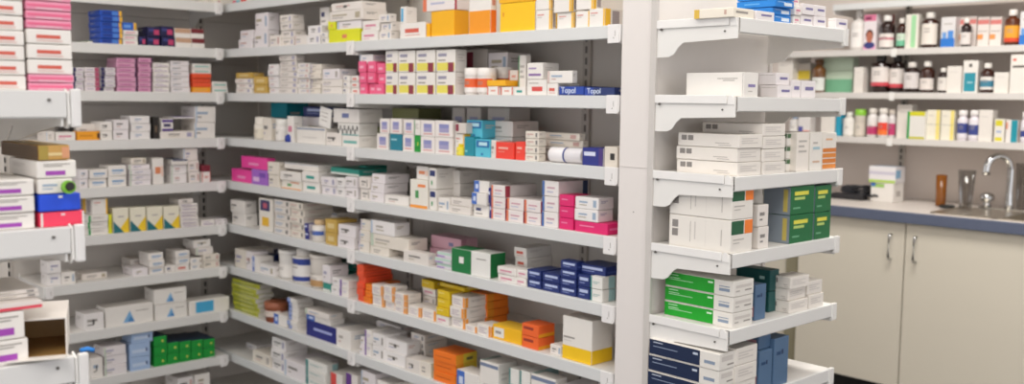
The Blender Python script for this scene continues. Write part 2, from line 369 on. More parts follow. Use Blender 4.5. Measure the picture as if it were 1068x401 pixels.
st('lb', 'pale blue', 'a7bfe0', [(.1, .3, .85, .55, 'c6d4ea'), (.78, .35, .86, .6, '3a4a80')], T=[(0, 0, 1, 1, 'b3c6e0')])
st('lbx', 'slate blue', '54708f', [(.15, .65, .45, .72, '26456c'), (.5, .65, .62, .75, '1d2f55')], [(.1, .55, .5, .75, '3c6896'), (.7, .1, .95, .4, 'b98b92')])
st('tri', 'white blue-triangle', 'ebe6df', lines(.62, .9, .7, 1, G1), T=[(0, 0, 1, 1, 'e4ded6')])
st('nvt', 'navy-topped white', W, [(0, .0, 1, 1, 'e2dcd4'), (0, .72, 1, 1, '27365e')], T=[(0, 0, 1, 1, '2a3a64')])
st('tan', 'tan and white', W, [(0, .5, 1, 1, 'c9a184')])
st('mar', 'maroon and white', W, [(0, .5, 1, 1, '7c2f33')])
st('maro', 'dark maroon', '7a2a34', [])
st('mv', 'mauve pink', 'd69cb8', [(.08, .3, .7, .55, 'b0588c'), (.9, 0, 1, 1, '4a2a48')], T=[(0, 0, 1, 1, 'd8a4be')])
st('nvw', 'white navy-ended', 'ded8d8', [(0, .0, .28, 1, '2c2858'), (.4, .4, .9, .6, 'a080a0')])
st('pkw', 'white rose-ended', 'e6dcdc', [(.7, .0, 1, 1, 'b0506e'), (.1, .4, .6, .6, 'a89ab0')])
st('pk', 'hot pink', 'f24aa0', [(.3, .3, .7, .5, 'f79ac8')], T=[(0, 0, 1, 1, 'ec6aae')])
st('pks', 'candy pink', 'f0648c', [(.2, .35, .75, .6, 'f7b0c4')], T=[(0, 0, 1, 1, 'ee7a9c')])
st('pkr', 'striped pink', 'ef9ab4', [(.0, .35, 1, .7, 'e8688c'), (.2, .1, .8, .22, 'f7d4dc')], T=[(0, 0, 1, 1, 'f0a8be')])
st('mg', 'magenta', 'e0216c', [(.15, .55, .6, .65, 'f08ab0')], [(.1, .4, .6, .6, 'e86a9c')])
st('vi', 'violet patterned', 'a56ac8', [(.1, .2, .5, .5, 'e6c0e8'), (.5, .5, .9, .8, '7a4ab0')])
st('pkg', 'dusty pink', 'd8a8b4', [(.6, .3, .75, .6, '7a7aa0')], [(.0, .0, .3, 1, 'c8909e')], T=[(0, 0, 1, 1, 'd0a4b0')])
st('wpt', 'white with purple top', W, [(0, .75, 1, 1, '7d68ac')], T=[(0, 0, 1, 1, '8a76b8')])
st('pt', 'purple and white', W, [(0, .72, 1, .95, '5a3f8c'), (.15, .35, .8, .6, '3a3460'), (0, 0, 1, .2, '5a3f8c')])
st('or1', 'amber orange', 'f0a226', [(.9, .2, 1, .8, '4a2a1a'), (.1, .4, .7, .6, 'd88a1a')], T=[(0, 0, 1, 1, 'efe6dc')])
st('grn', 'bright green', '1f9a3c', [(.6, .4, .75, .6, 'e0d860'), (.1, .2, .9, .26, '148030')], T=[(0, 0, 1, 1, '34425c')])
st('grw', 'green and white', 'e9e6e0', [(0, 0, .52, 1, '12743a'), (.2, .4, .32, .68, 'e9e6e0'), (.65, .7, .9, .74, G2)], [(0, 0, 1, 1, '117038')], T=[(0, 0, .52, 1, '1a7c44')])
st('grd', 'deep green', '0f6b3a', [(.15, .68, .75, .82, 'e2dc50'), (.15, .52, .6, .62, 'b9d070'), (.1, .2, .4, .26, '6fae86')], L=[(0, 0, 1, 1, '8a949e'), (.74, .1, .90, .9, 'cdb95e')], T=[(0, 0, 1, 1, '6f7f8a')])
st('grl', 'white with green end', 'e9e4dc', [(.1, .55, .9, .75, G3), (.55, .3, .9, .4, G2), (.1, .3, .3, .4, G1)], L=[(.0, .05, .73, .985, '14a022'), (.80, .3, .95, .5, '8c9aae'), (.8, .6, .95, .66, '8c9aae'), (.06, .80, .2, .86, 'bfe6c0'), (.06, .62, .22, .66, 'd5f0d2'), (.06, .5, .42, .54, 'bfe6c0'), (.64, .7, .71, .82, 'd5f0d2')])
st('nvl', 'white with navy end', 'e9e4dc', [(.15, .5, .85, .8, G3), (.5, .2, .9, .3, G2)], L=[(.0, .05, .74, .985, '182747'), (.80, .3, .95, .5, '8c9aae'), (.06, .80, .2, .86, 'c0c8d8'), (.06, .55, .42, .60, '93a0b8'), (.64, .66, .71, .8, 'c0c8d8')])
st('dbx', 'white coded', 'eae3da', lines(.1, .8, .75, 3, G3, .08, .17), L=[(.06, .45, .15, .85, '8b8580'), (.17, .45, .26, .85, '8b8580')] + [(.62, .3, .85, .36, G1), (.68, .15, .88, .2, G1)])
st('dbig', 'large white green-labelled', 'ebe5dc', [(.0, .56, .58, .98, '1e5b3c'), (.62, .56, 1.0, .98, 'f58232'), (.1, .38, .6, .42, G1), (.1, .28, .4, .31, G1)], L=[(.05, .62, .15, .85, '8b8580'), (.05, .34, .15, .57, '8b8580'), (.35, .2, .36, .85, G1), (.42, .3, .44, .85, G3), (.6, .1, .603, .98, G3), (.85, .2, .86, .7, G1)])
st('wbig', 'large plain white', 'ece7e0', [(.3, .4, .8, .52, '8c80b0'), (.3, .2, .6, .24, G1)], L=[(.55, .74, .9, .77, G2), (.65, .66, .85, .69, G2), (.985, .0, .99, 1, G2)])
st('crt', 'cream', 'ede4d4', [(.12, .45, .7, .7, G2)], L=[(.0, .0, .14, 1, 'ddb648'), (.78, .3, .84, .8, 'c9a89a')])
st('wv', 'white lavender-print', 'ece5e4', [(.25, .45, .85, .66, '7d76a4')], L=[(.05, .8, .9, .84, G1)])
st('ors', 'white with orange stripes', 'ebe4da', [(0, .02, 1, .14, 'e08a3a'), (0, .17, 1, .29, 'd87f34'), (0, .32, 1, .44, 'e08a3a'), (0, .47, 1, .58, 'd87f34'), (.2, .8, .7, .85, 'e6b48a')])
st('wq', 'white pale-lettered', 'ece6dd', [(.2, .55, .8, .62, 'a9c6d0'), (.2, .7, .6, .75, G1), (.2, .2, .8, .25, 'd8b49a')])
st('swan', 'white, yellow and teal', 'ebe5d0', [(.3, .62, .7, .68, G1)])
st('gld', 'gold and brown', 'c79a52', [(.0, .0, .3, 1, 'a88f3e'), (.3, .3, .8, .5, 'e0c890'), (.75, .1, 1, .9, 'd99a72')], L=[(0, 0, 1, 1, '5c4630')], T=[(0, 0, 1, 1, '8f7440')])
st('zeb', 'black-dotted white', 'e0dcd6', [(x / 10, (x % 2) * .3 + .1, x / 10 + .06, (x % 2) * .3 + .5, '3a3836') for x in range(10)] + [(0, 0, 1, .08, '5fa8a4')], T=[(0, 0, 1, 1, 'a8a49e')])
st('olv', 'olive green', '7d7f52', [(.1, .5, .7, .75, '3f4230')])
st('lgr', 'lime green', 'b4cc5a', [])
st('tn', 'mustard tan', 'c9a552', [(.2, .3, .8, .7, 'dcc48a')])
st('brw', 'white brown-labelled', 'd8cfc6', [(.05, .2, .35, .9, '8e3346')])
st('navc', 'white with navy emblem', 'ece5da', [(.1, .62, .8, .95, '2e3464'), (.3, .70, .6, .86, 'c06070'), (.22, .15, .72, .42, 'f0bc30')], R=[(.0, .0, .2, 1, G3)])
st('grnc', 'white green-leaf', 'ece6da', [(.3, .35, .5, .62, '4f9a58'), (0, .0, 1, .1, 'f09a3a'), (.45, .75, .9, .85, 'f08a4a')])
st('nsq', 'white navy-square', 'ece6de', [(.1, .62, .9, .9, '28346c'), (.3, .2, .5, .4, '3f9d5b')])
st('oval', 'white teal-oval', W, [(.25, .3, .75, .6, '2e9c90')])
st('rbw', 'white red-edged', W, [(0, 0, .08, 1, 'd85648'), (.92, 0, 1, 1, 'd85648'), (.3, .4, .7, .6, 'e0a090')])
st('rbd', 'white red-banded', W, [(.25, .25, .8, .55, 'd8504a'), (.1, .75, .6, .82, G1)])
st('mix', 'red and cyan', 'e0dcd8', [(0, .0, .5, .6, 'd8506a'), (.5, 0, 1, .6, '4ab0c0')])
st('black', 'black', '2a2624', [(.2, .3, .7, .6, '6b5a4a')])
st('wbq', 'white blue-emblem', 'e6e0da', [(.35, .35, .62, .68, '6f78a4')], T=[(0, 0, 1, 1, 'd0cac2')])
st('hbk', 'white black-lettered', 'ded4c6', [(.45, .35, .8, .68, '2e2a28')])
st('redw', 'red and white', 'e6dfd8', [(0, 0, .5, 1, 'e0504a')], T=[(0, 0, 1, 1, 'e0dad2')])
st('viw', 'purple and white', 'e6dfd8', [(0, 0, .5, 1, '6a3f8c')])
st('wst', 'white slate-topped', 'ebe5dd', [(0, .86, 1, .95, '7a86a0')] + lines(.2, .7, .4, 1, G3), T=[(.0, .0, .2, 1, '9fb0a8')])
st('strp', 'red-striped white', 'e2d8d2', [(0, .0, 1, .45, 'e0485a')])
st('bcy', 'white cyan-ended', W, [(0.15, 0.1, .6, .9, '4aaad8')])
st('mint', 'mint and lilac', 'dcd6dc', [(0, .5, 1, .95, 'b9d6c4'), (0, .0, .5, .3, 'a890c0')])
st('tub', 'x', W)

BODIES = ['ece6df', 'e8e0d8', 'e4dcd4', 'ebe6e3', 'e6ddd0', 'e9e2e2']
INKS = ['9d968f', '8a8480', 'b5ada5', 'a4a0b8', '9fb0c4', 'c9a39a', 'b0a48c', '7f7a76']
def variant(code):
    F = []
    k = random.random(); c = random.choice(INKS); c2 = random.choice(INKS)
    x = random.uniform(.06, .25)
    F += [(x, .5, x + random.uniform(.3, .55), .66, c), (x, .28, x + random.uniform(.15, .4), .36, c2)]
    if k < .35: F.append((.78, .2, .92, .8, random.choice(INKS)))
    elif k < .55: F.append((.0, .0, .08, 1, random.choice(['b8c6d8', 'd8c0b8', 'c4d0bc', 'ccc4d8'])))
    elif k < .7: F.append((.4, .35, .52, .65, '5a5652'))
    return (ST[code][0], random.choice(BODIES), F, lines(.15, .6, .75, 2, random.choice(INKS)), [], lines(.15, .6, .75, 2, G1), None)
def carton_mesh(w, d, h, code):
    desc, body, F, R, T, L, _ = variant(code) if code in ('w', 'w2', 'w3', 'wd', 'wk') else ST[code]
    bm = bmesh.new(); pal = [body]; 
    def mi(c):
        if c not in pal: pal.append(c)
        return pal.index(c)
    bv = min(.0018, h * .12)
    abox(bm, (-w/2, -d/2, 0), (w/2, d/2, h), 0, bv)
    e = .0004; m = .0022
    # tucked end flaps on both ends
    for s in (-1, 1):
        x0, x1 = (w/2 - .0002, w/2 + .0003) if s > 0 else (-w/2 - .0003, -w/2 + .0002)
        abox(bm, (x0, -d/2 + m, m * .6), (x1, d/2 - m, h - m * .6), 0)
    def quad(c, pts):
        f = bm.faces.new([bm.verts.new(p) for p in pts]); f.material_index = mi(c)
    n = 0
    for (x0, z0, x1, z1, c) in F:
        n += 1; y = -d/2 - e - n * .00004
        X0, X1, Z0, Z1 = -w/2 + .0006 + x0*(w-.0012), -w/2 + .0006 + x1*(w-.0012), .0006 + z0*(h-.0012), .0006 + z1*(h-.0012)
        quad(c, [(X0, y, Z0), (X1, y, Z0), (X1, y, Z1), (X0, y, Z1)])
    for (x0, z0, x1, z1, c) in R:
        n += 1; x = w/2 + .0004 + n * .00004
        Y0, Y1, Z0, Z1 = -d/2 + .0006 + x0*(d-.0012), -d/2 + .0006 + x1*(d-.0012), .0006 + z0*(h-.0012), .0006 + z1*(h-.0012)
        quad(c, [(x, Y0, Z0), (x, Y1, Z0), (x, Y1, Z1), (x, Y0, Z1)])
    for (x0, z0, x1, z1, c) in L:
        n += 1; x = -w/2 - .0004 - n * .00004       # read from the back edge to the front edge
        Y0, Y1, Z0, Z1 = d/2 - .0006 - x0*(d-.0012), d/2 - .0006 - x1*(d-.0012), .0006 + z0*(h-.0012), .0006 + z1*(h-.0012)
        quad(c, [(x, Y0, Z0), (x, Y1, Z0), (x, Y1, Z1), (x, Y0, Z1)])
    for (x0, y0, x1, y1, c) in T:
        n += 1; z = h + .0002 + n * .00003
        X0, X1, Y0, Y1 = -w/2 + .001 + x0*(w-.002), -w/2 + .001 + x1*(w-.002), -d/2 + .001 + y0*(d-.002), -d/2 + .001 + y1*(d-.002)
        quad(c, [(X0, Y0, z), (X1, Y0, z), (X1, Y1, z), (X0, Y1, z)])
    if code == 'swan':
        for pts, c in (([(.25, 0), (1, 0), (1, .62), (.6, .30)], 'f2cc30'), ([(0, 0), (.70, 0), (0, .48)], '246f78')):
            quad(c, [(-w/2 + .0006 + p[0]*(w-.0012), -d/2 - e - .0002 - (.0001 if c[0] == '2' else 0), .0006 + p[1]*(h-.0012)) for p in pts])
    if code == 'tri':
        for pts, c in (([(.36, .12), (.60, .12), (.50, .72)], '7fb0d8'), ([(.45, .12), (.60, .12), (.52, .45)], '4a86be')):
            quad(c, [(-w/2 + p[0]*w, -d/2 - e - .0002 - (.0001 if c[0] == '4' else 0), p[1]*h) for p in pts])
    me = bpy.data.meshes.new('medicine_box'); bm.normal_update(); bm.to_mesh(me); bm.free()
    for c in pal: me.materials.append(card(c))
    return me

NUM = ['zeroth', 'first', 'second', 'third', 'fourth', 'fifth', 'sixth', 'seventh', 'eighth', 'ninth', 'tenth', 'eleventh', 'twelfth', 'thirteenth', 'fourteenth', 'fifteenth', 'sixteenth', 'seventeenth', 'eighteenth', 'nineteenth', 'twentieth', 'twenty-first', 'twenty-second', 'twenty-third', 'twenty-fourth', 'twenty-fifth', 'twenty-sixth', 'twenty-seventh', 'twenty-eighth']
BAY = {'A': 'left bay', 'B': 'corner bay', 'C': 'centre bay', 'D': 'right rack', 'E': 'front left rack', 'K': 'bottle shelves'}
REG = []     # (bay, shelf, pile u, on-level, [objects bottom-up], [desc])
def bayinfo(bay, k):
    if bay == 'E': return ZE[k], 0, XE
    if bay in 'AD': return Z[k], 0, (XA if bay == 'A' else XD)
    if bay == 'K': return ZK[k], 1, YK
    return Z[k], 1, YC
last = {}
def pile(bay, k, u0, u1, vtop, segs, i=.012, s=None, d=None, on=0, r=0, jit=None, dx=0):
    z0, ax, front = bayinfo(bay, k)
    into = -1 if ax == 0 else 1
    pl = front + into * i
    if on: z0 = last['top']
    a = hit(u0, vtop, ax, pl); b = hit(u1, vtop, ax, pl)
    ztop = a.z
    lat = 1 - ax
    w = abs(b[lat] - a[lat])
    if s is not None:
        if ax == 1: d = hit(s, vtop, 0, b.x).y - pl       # right side face runs back to px s
        else: d = pl - hit(s, vtop, 1, a.y).x              # left end face runs back to px s
    if d is None: d = .10 if k < 5 or bay not in 'BC' else .13
    d = max(.02, min(d, .28 if bay != 'D' else .222) - (0 if bay != 'D' else 0))
    H = max(ztop - z0, .008)
    seg = []
    for part in segs.split(','):
        p = part.split(':'); n = int(p[1]) if len(p) > 1 else 1; wt = float(p[2]) if len(p) > 2 else 1
        seg += [(p[0], wt)] * n
    tot = sum(x[1] for x in seg)
    objs = []; z = z0
    jj = jit if jit is not None else (1.9 if len(seg) > 2 else 1.4 if len(seg) > 1 else 1.0)
    meshes = {}
    for code, wt in seg:
        h = H * wt / tot
        key = (code, round(h, 4))
        if key not in meshes: meshes[key] = carton_mesh(w - .0014, d, h - .0009, code)
        o = bpy.data.objects.new('medicine_box', meshes[key]); COL.objects.link(o)
        c = [0, 0, z + .0002]
        c[lat] = (a[lat] + b[lat]) / 2 + random.uniform(-.0012, .0012) * jj
        c[ax] = pl + into * (d / 2 + random.uniform(-.002, .004) * jj)
        o.location = c
        rot = math.radians(r + random.uniform(-1.6, 1.6) * jj * min(1, .06 / max(d, .03)))
        o.rotation_euler = (0, 0, rot + (math.pi / 2 if ax == 0 else 0))
        objs.append(o); z += h
    last['top'] = z; last['x'] = (a[lat], b[lat])
    REG.append([bay, k, (u0 + u1) / 2, on, objs, [ST[c][0] for c, _ in seg]])
    return objs

P = pile
# ---- left bay ('A'): face +X --------------------------------------------------
A = 'A'
P(A,0,212,231,-6,'w:2')
P(A,1,91.5,97,42,'wgb'); P(A,1,104,127,10,'bl:6',d=.12); P(A,1,128,144,31,'wpk:3'); P(A,1,128,143,23,'bl1',on=1)
P(A,1,145,152.5,37.5,'nv'); P(A,1,153.5,167,27.5,'nv:2'); P(A,1,167.5,181.5,27,'nv:2'); P(A,1,182.6,199.3,29,'tan:2'); P(A,1,199.6,213.5,29.5,'mar:2')
P(A,2,75,87,70,'nvw:5'); P(A,2,88,103.5,70,'pkw:5'); P(A,2,104.5,120,70,'nvw:6'); P(A,2,121.5,143,60,'mv:7'); P(A,2,143.8,158.5,60,'mv:7')
P(A,2,159.5,177,65,'wp:6'); P(A,2,178,197.5,63,'w3:6'); P(A,2,201,220.5,66,'ora:1:1.1,ored:3:.9,wt:2:1'); P(A,2,222,238,85,'wt:2')
P(A,3,48,57,137,'wk'); P(A,3,58,79,138,'wpk'); P(A,3,80,103.5,137,'or1',d=.05); P(A,3,62,77,130,'black',i=.09,d=.05); P(A,3,79,102,129,'w',i=.07,d=.09)
P(A,3,104.5,117,127,'w2:2'); P(A,3,118,134,125,'wd:2'); P(A,3,136.5,157,121,'w:3'); P(A,3,160,166,122,'black'); P(A,3,167,202.5,137,'w2',d=.13)
P(A,3,168.5,180.5,124,'pt',on=1); P(A,3,181,202.5,126,'wpt:1',on=1); P(A,3,203.5,225,111,'w:2',d=.13)
P(A,4,83,91.5,177,'wk:2'); P(A,4,92.5,111.5,177,'wb:2'); P(A,4,112.5,131.5,173,'wb:2'); P(A,4,134.5,157,172,'w:4'); P(A,4,137,153,165,'w3',on=1); P(A,4,159,170.5,165,'wo',d=.05)
P(A,4,179,195.5,166.5,'w:2,nvt:1:.6'); P(A,4,196.5,208,168,'wd:2',d=.08); P(A,4,191,206,155,'w2',on=1); P(A,4,209.5,219,172.5,'rbw:1:1.2,maro:1:.8')
P(A,5,91,112.5,225,'wg:3'); P(A,5,96,112,208,'wye',on=1); P(A,5,113,116.5,224,'lime')
for x in (117.5,135.5,153,170.5): P(A,5,x,x+16.6,217.5-(x-117)*.035,'swan',d=.06,jit=.2)
P(A,5,188,207,213,'wp:7'); P(A,5,187,202,208,'w2',on=1); P(A,5,210,224,230,'wp'); P(A,5,225,237,229,'w2:2')
P(A,6,48.5,63.5,273,'wd:2',d=.07); P(A,6,64.5,79,285,'wd',d=.07); P(A,6,86,112.5,286.5,'w',i=.05); P(A,6,138,154.5,281,'w:1'); P(A,6,137,152,271,'w3:2',i=.12,d=.1)
P(A,6,155.5,171,265,'wb:3'); P(A,6,172,182.5,278,'wn'); P(A,6,183,197.5,262.5,'wr:1,wb:2'); P(A,6,198.5,211,270,'w3:2'); P(A,6,212,229,266,'w:2'); P(A,6,205,223,259,'w2',on=1); P(A,6,202,220,251,'w',on=1)
P(A,7,88,108.5,328.5,'w'); P(A,7,109.5,160,322,'tri',d=.09); P(A,7,161,195,303,'tri:2',d=.1); P(A,7,197,239,315,'bcy',d=.08)
P(A,8,95,107.5,375,'w'); P(A,8,108.5,132,363,'wd:3'); P(A,8,135,156.5,360,'lb:2'); P(A,8,137,159.5,347,'lb',on=1); P(A,8,160.5,174,352,'grn:3',jit=.2)
for x in (174.6,187,199.6,212.2): P(A,8,x,x+12,358.5-(x-174)*.1,'grn:2',jit=.2,d=.16)
P(A,9,186,202,396,'w:2',d=.12); P(A,9,203,219,392,'w3:2',d=.12)

# ---- corner bay ('B'): face -Y --------------------------------------------------
B = 'B'
P(B,0,242,250,-1,'mix'); P(B,0,251,263,-3,'redw'); P(B,0,264,274,-4,'w3')
P(B,1,249,263,32,'wd:2',s=266); P(B,1,265,279,14,'w2:2',s=291,d=.12); P(B,1,280,291,37,'wd',d=.02,i=.002); P(B,1,292,305,16,'wd:4',s=318); P(B,1,306.5,319,37,'w',d=.04)
P(B,1,320,334,27,'wk:2'); P(B,1,335,342,34,'wn:2')
P(B,1,343,375,31.5,'lime'); P(B,1,342,350,22,'lime',on=1,d=.08); last['top'] -= 0; P(B,1,333,343,8,'wn:2',i=.05,d=.1)
P(B,1,352,376,22.5,'wk',i=.012,d=.09,on=0) if False else None
P(B,2,246,263,76,'w2:3:1,tn:1:1.2',s=276); P(B,2,264.5,278,80,'tn:2',d=.06); P(B,2,279.5,290,67,'w2:5'); P(B,2,291,309,58,'wd:7',s=318); P(B,2,310,322,66,'w:6'); P(B,2,323,334,67,'w3:6')
P(B,2,335.5,356,83,'w:2'); P(B,2,335.5,353,72,'wd',on=1,s=372); P(B,2,357.5,364,79,'wn:3'); P(B,2,365,373,79,'wr:3')
P(B,3,273.5,281.5,123,'w2',d=.05); P(B,3,281.5,298,107,'teal',i=.13,d=.1); P(B,3,299.5,306,121,'wpk',d=.04); P(B,3,316,346,111,'w:1:1.2,nb:1:.5',i=.10,d=.1)
P(B,3,309,339,132,'wst',d=.08); P(B,3,340,355.5,138,'wk',d=.08); P(B,3,356.5,374,141,'wt',d=.09)
P(B,3,352,374,128,'zeb',i=.015,on=1,d=.08); P(B,3,347,374,113,'wbq',on=1,i=.02,d=.10)
P(B,4,240.5,262,175.5,'pk',d=.09); P(B,4,262.5,279,176,'vi',d=.09); P(B,4,251,279,162.5,'pk',on=1,s=288)
P(B,4,280,291,168.5,'w3:2',s=300); P(B,4,292.5,314,178,'grnc:1,w:1',d=.09); P(B,4,315,332,178,'oval:2',d=.09); P(B,4,296,331,169,'wst',on=1,i=.02)
P(B,4,334.5,350,184,'w:2'); P(B,4,351,360,185,'wk:2'); P(B,4,361,373,184,'w3:2'); P(B,4,344,374,174,'gteal',on=1,i=.03,d=.12)
P(B,5,241,255,208,'w2:2',s=268); P(B,5,270,284.5,206,'navc',d=.03); P(B,5,286,302,207.5,'wd:5'); P(B,5,303,316,210,'w:5'); P(B,5,310,321.5,233,'bw:2',i=.0,d=.03) if False else None
P(B,5,317,321.5,233,'nbl:2',d=.04); P(B,5,339.5,351,228,'tn:2',d=.09); P(B,5,352,369.5,233.5,'wd:2',d=.10); P(B,5,318,352,217,'wst:2',i=.14,d=.1)
P(B,6,244,255,259,'wd'); P(B,6,256,263,262,'w',d=.07); P(B,6,263.5,269.5,267,'bw',d=.07); P(B,6,270,285,275,'wk',d=.08); P(B,6,268,286,262,'nb:3',i=.12,d=.1)
P(B,6,336,344,276,'gteal:1,w:1:2',d=.08); P(B,6,345,354,289,'wd:2'); P(B,6,354.5,363.5,291,'wve:2'); P(B,6,344,364,272,'gteal:3',i=.13,d=.11)
P(B,7,241.5,268,290,'gy:7',s=284); P(B,7,284.5,298,326.5,'bw',d=.06); P(B,7,299.5,309,310,'bw:7',s=326); P(B,7,318.5,350,333,'nb2',d=.11); P(B,7,319,343,321,'bw:1,w:1',on=1,s=358)
P(B,7,329,342,344,'bcy',i=-.0,d=.01) if False else None
P(B,7,351,366,342,'w3:1',d=.12)
P(B,8,262.5,281,365,'w',d=.12); P(B,8,256.5,268,357,'w2',i=.1,d=.1); P(B,8,282,296,351,'w:3',s=320); P(B,8,297,318,374,'w3',d=.15); P(B,8,319,340,374,'wte:3:1',d=.12,s=352)
P(B,8,344,356,388,'redw:1',d=.12); P(B,8,361,373,388.5,'viw:1',d=.14)
# ---- centre bay ('C') ----------------------------------------------------------
C = 'C'
P(C,1,377,394,22,'wpk:2',d=.09); P(C,1,396,408,15,'w3:3',s=415); P(C,1,416.5,443,24.5,'wr',d=.09); P(C,1,416.5,422,7,'bcy',on=1,s=434)
P(C,1,436,447.5,-6,'wo:3',i=.012,d=.06) if False else P(C,1,444,448,24.5,'yo',d=.06)
P(C,1,449,473.5,12,'yo',s=489,d=.11); P(C,1,441,473.5,-14,'wre',on=1,s=489); P(C,1,489.8,513,-12,'or2',s=519,d=.10)
P(C,1,520.5,557,4,'ye',d=.09); P(C,1,520,555,-22,'yo',on=1,d=.09); P(C,1,559,575,11,'wye',s=579); P(C,1,559,575,-8,'wye',on=1,s=579); P(C,1,580,597.5,13.5,'wye',s=599); P(C,1,578,597,-10,'wye',on=1,s=604)
P(C,1,600,614.5,12,'wye',d=.07); P(C,1,615,632,9.5,'wye',d=.07); P(C,1,600,618,-12,'wye',on=1,s=628)
P(C,2,375,382.5,64,'pks:3:1',d=.08,jit=2); P(C,2,383.5,391.5,64,'pks:3:1',d=.08,jit=2); P(C,2,392.5,400.5,66,'pks:3:1',d=.08,jit=2); P(C,2,375,388,57,'wk',on=1,d=.07)
P(C,2,402,415,53,'yb:2',jit=.1); P(C,2,415.5,433,53,'yb:2',jit=.1); P(C,2,434,454,52.5,'yb:2',jit=.1); P(C,2,455,475,52,'yb:2',jit=.1,s=487)
P(C,2,485,507,52,'brw:2',i=.13,d=.09); P(C,2,508,528,55,'w3:2',i=.12,d=.1)
P(C,2,508.5,521,90,'rbw',d=.05); P(C,2,508,527,83.5,'yo',on=1,d=.05); P(C,2,521.7,534.5,90.5,'rbw',d=.05); P(C,2,535.5,547.5,90.5,'oval',d=.04); P(C,2,529,540,73,'rbw:2',i=.07,d=.06)
P(C,2,541,549,57.5,'wg',i=.055,s=553); P(C,2,549,570,83,'rbd',d=.09); P(C,2,549.5,566,65.5,'wp',on=1,s=583); P(C,2,571,582.3,87,'wr',d=.09); P(C,2,571,597,74,'wk',on=1,s=600)
st('nbt', 'blue lettered', '2244a0', [(.0, .0, 1, .12, '1c2c6c')], T=[(0, 0, 1, 1, '24356e')])
st('nbu', 'navy lettered', '223266', [(.0, .0, .3, 1, '2444a0')], T=[(0, 0, 1, 1, '24356e')])
TOPOL = P(C,2,583,609,90,'nbt',d=.12,jit=0) + P(C,2,609.5,641,91,'nbu',d=.12,jit=0)
P(C,3,393,405,139,'hex',jit=.1); P(C,3,396,406,123.5,'hex',on=1,jit=.1); P(C,3,406.5,419,139.5,'tealw',jit=.1); P(C,3,407,418.5,123.5,'hex',on=1,jit=.1)
P(C,3,420,431.5,140,'hex',jit=.1); P(C,3,421,431.5,124.5,'hex',on=1,jit=.1); P(C,3,432,438,141,'grn',jit=.1); P(C,3,432,438,125,'wg',on=1,jit=.1)
P(C,3,438.7,453.5,125.3,'hex:2',jit=.1); P(C,3,454,472,125.5,'hex:2',jit=.1,s=474)
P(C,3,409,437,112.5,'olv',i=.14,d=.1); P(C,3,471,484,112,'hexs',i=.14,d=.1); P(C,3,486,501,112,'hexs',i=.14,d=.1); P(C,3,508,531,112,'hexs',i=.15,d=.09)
P(C,3,473.5,483.5,139,'wye',d=.09); P(C,3,475,486,128,'brw',on=1,d=.09); P(C,3,484,494.5,142.5,'teal',d=.06); P(C,3,495,511.5,145,'aqua',d=.05); P(C,3,487.5,504,125,'aqua',on=1,i=.04,d=.08)
P(C,3,512,517,146,'w',d=.06); P(C,3,505,533,125.5,'wbq:1:1,w:1:.8',i=.085,d=.11)
P(C,3,517.5,537,148,'red',d=.06); P(C,3,537.5,547.5,147.5,'red',d=.06)
P(C,3,548,562,136.5,'wk:4',d=.03,jit=.3); P(C,3,563,606,137.5,'wk:2:1,w:2:1',i=.075,s=612)
P(C,3,607.5,629.5,153.5,'nbl',d=.06); P(C,3,630,644,152.5,'hbk',d=.10)
P(C,4,375,385,184,'w:2'); P(C,4,386,400,181,'w:3:1',s=425); P(C,4,400.8,425,203,'w2',d=.04); P(C,4,374,382,172.5,'gteal',i=.1,d=.09)
P(C,4,428,446,186.5,'grnc',d=.08); P(C,4,434,446.5,173,'wo',on=1,i=.02,d=.09); P(C,4,447.5,455,175,'nsq:2',d=.08); P(C,4,456.5,468.5,206,'w3',d=.05); P(C,4,469,491,206,'w:2',d=.05); P(C,4,456.5,478,176,'wn:3',i=.075,s=500)
P(C,4,492.5,508,188,'wn:1,bw:2',d=.09); P(C,4,509,512,196,'nbl:2',d=.07)
P(C,4,512.5,527,205,'wre:2',jit=.4); P(C,4,512.5,527,192.5,'wre',on=1,s=560); P(C,4,528.5,546,206,'wre:2',jit=.4); P(C,4,547,564,208,'wre:2',jit=.4)
P(C,4,565.5,582.5,188,'wbe:3',s=615,jit=.4); P(C,4,583.5,598.5,202.5,'mg:3',d=.07,jit=.4); P(C,4,599.5,634,229.5,'mg',d=.08,jit=.2); P(C,4,599.5,624,204.5,'wd:2',on=1,s=640)
P(C,5,374.5,385,228.5,'w:3',d=.1); P(C,5,386,405,256,'w',d=.1); P(C,5,386,425,243,'w2',on=1,s=445); P(C,5,386,411,229,'wd',on=1,s=427); P(C,5,405.6,420,257,'w',d=.08) if False else None
P(C,5,420.5,446,260.5,'w3',s=455,i=.004,d=.05); P(C,5,449,481,244.5,'pkg:2',i=.11,s=498) ; P(C,5,454,470.5,262,'mint:3',d=.06)
P(C,5,471.5,511,258,'grw',s=527); P(C,5,517.5,537,277.5,'wpk:2',d=.05,i=.006); P(C,5,538,549,281,'wpk:2',d=.06); P(C,5,537,550,257,'wr:3',i=.085,s=576)
P(C,5,550,564.5,280.5,'nb:2',d=.09,jit=.3); P(C,5,565.5,583.5,284,'nb:2',d=.09,jit=.3); P(C,5,584.5,601.5,271,'nb:4',s=610,jit=.3); P(C,5,602.5,615,286,'nb:2',d=.07,jit=.3); P(C,5,603,632,274,'nb',on=1,i=.03,d=.08,jit=.3)
P(C,5,616,628.5,287.5,'wte:2',s=642,jit=.3)
P(C,6,372.5,379.5,275,'ored:6',d=.12,jit=1.5); P(C,6,380,387,296,'or:3',d=.12); P(C,6,388,400,296,'woe:2',s=412); P(C,6,400.8,411.5,297,'woe:3',s=426); P(C,6,412,424.5,304.5,'woe:3',s=440)
P(C,6,425.5,438.5,318,'woe',d=.07); P(C,6,439.5,454,321.5,'woe',d=.07); P(C,6,440.5,454,291,'w3:2,wpk:1,yf:1',i=.085,d=.09)
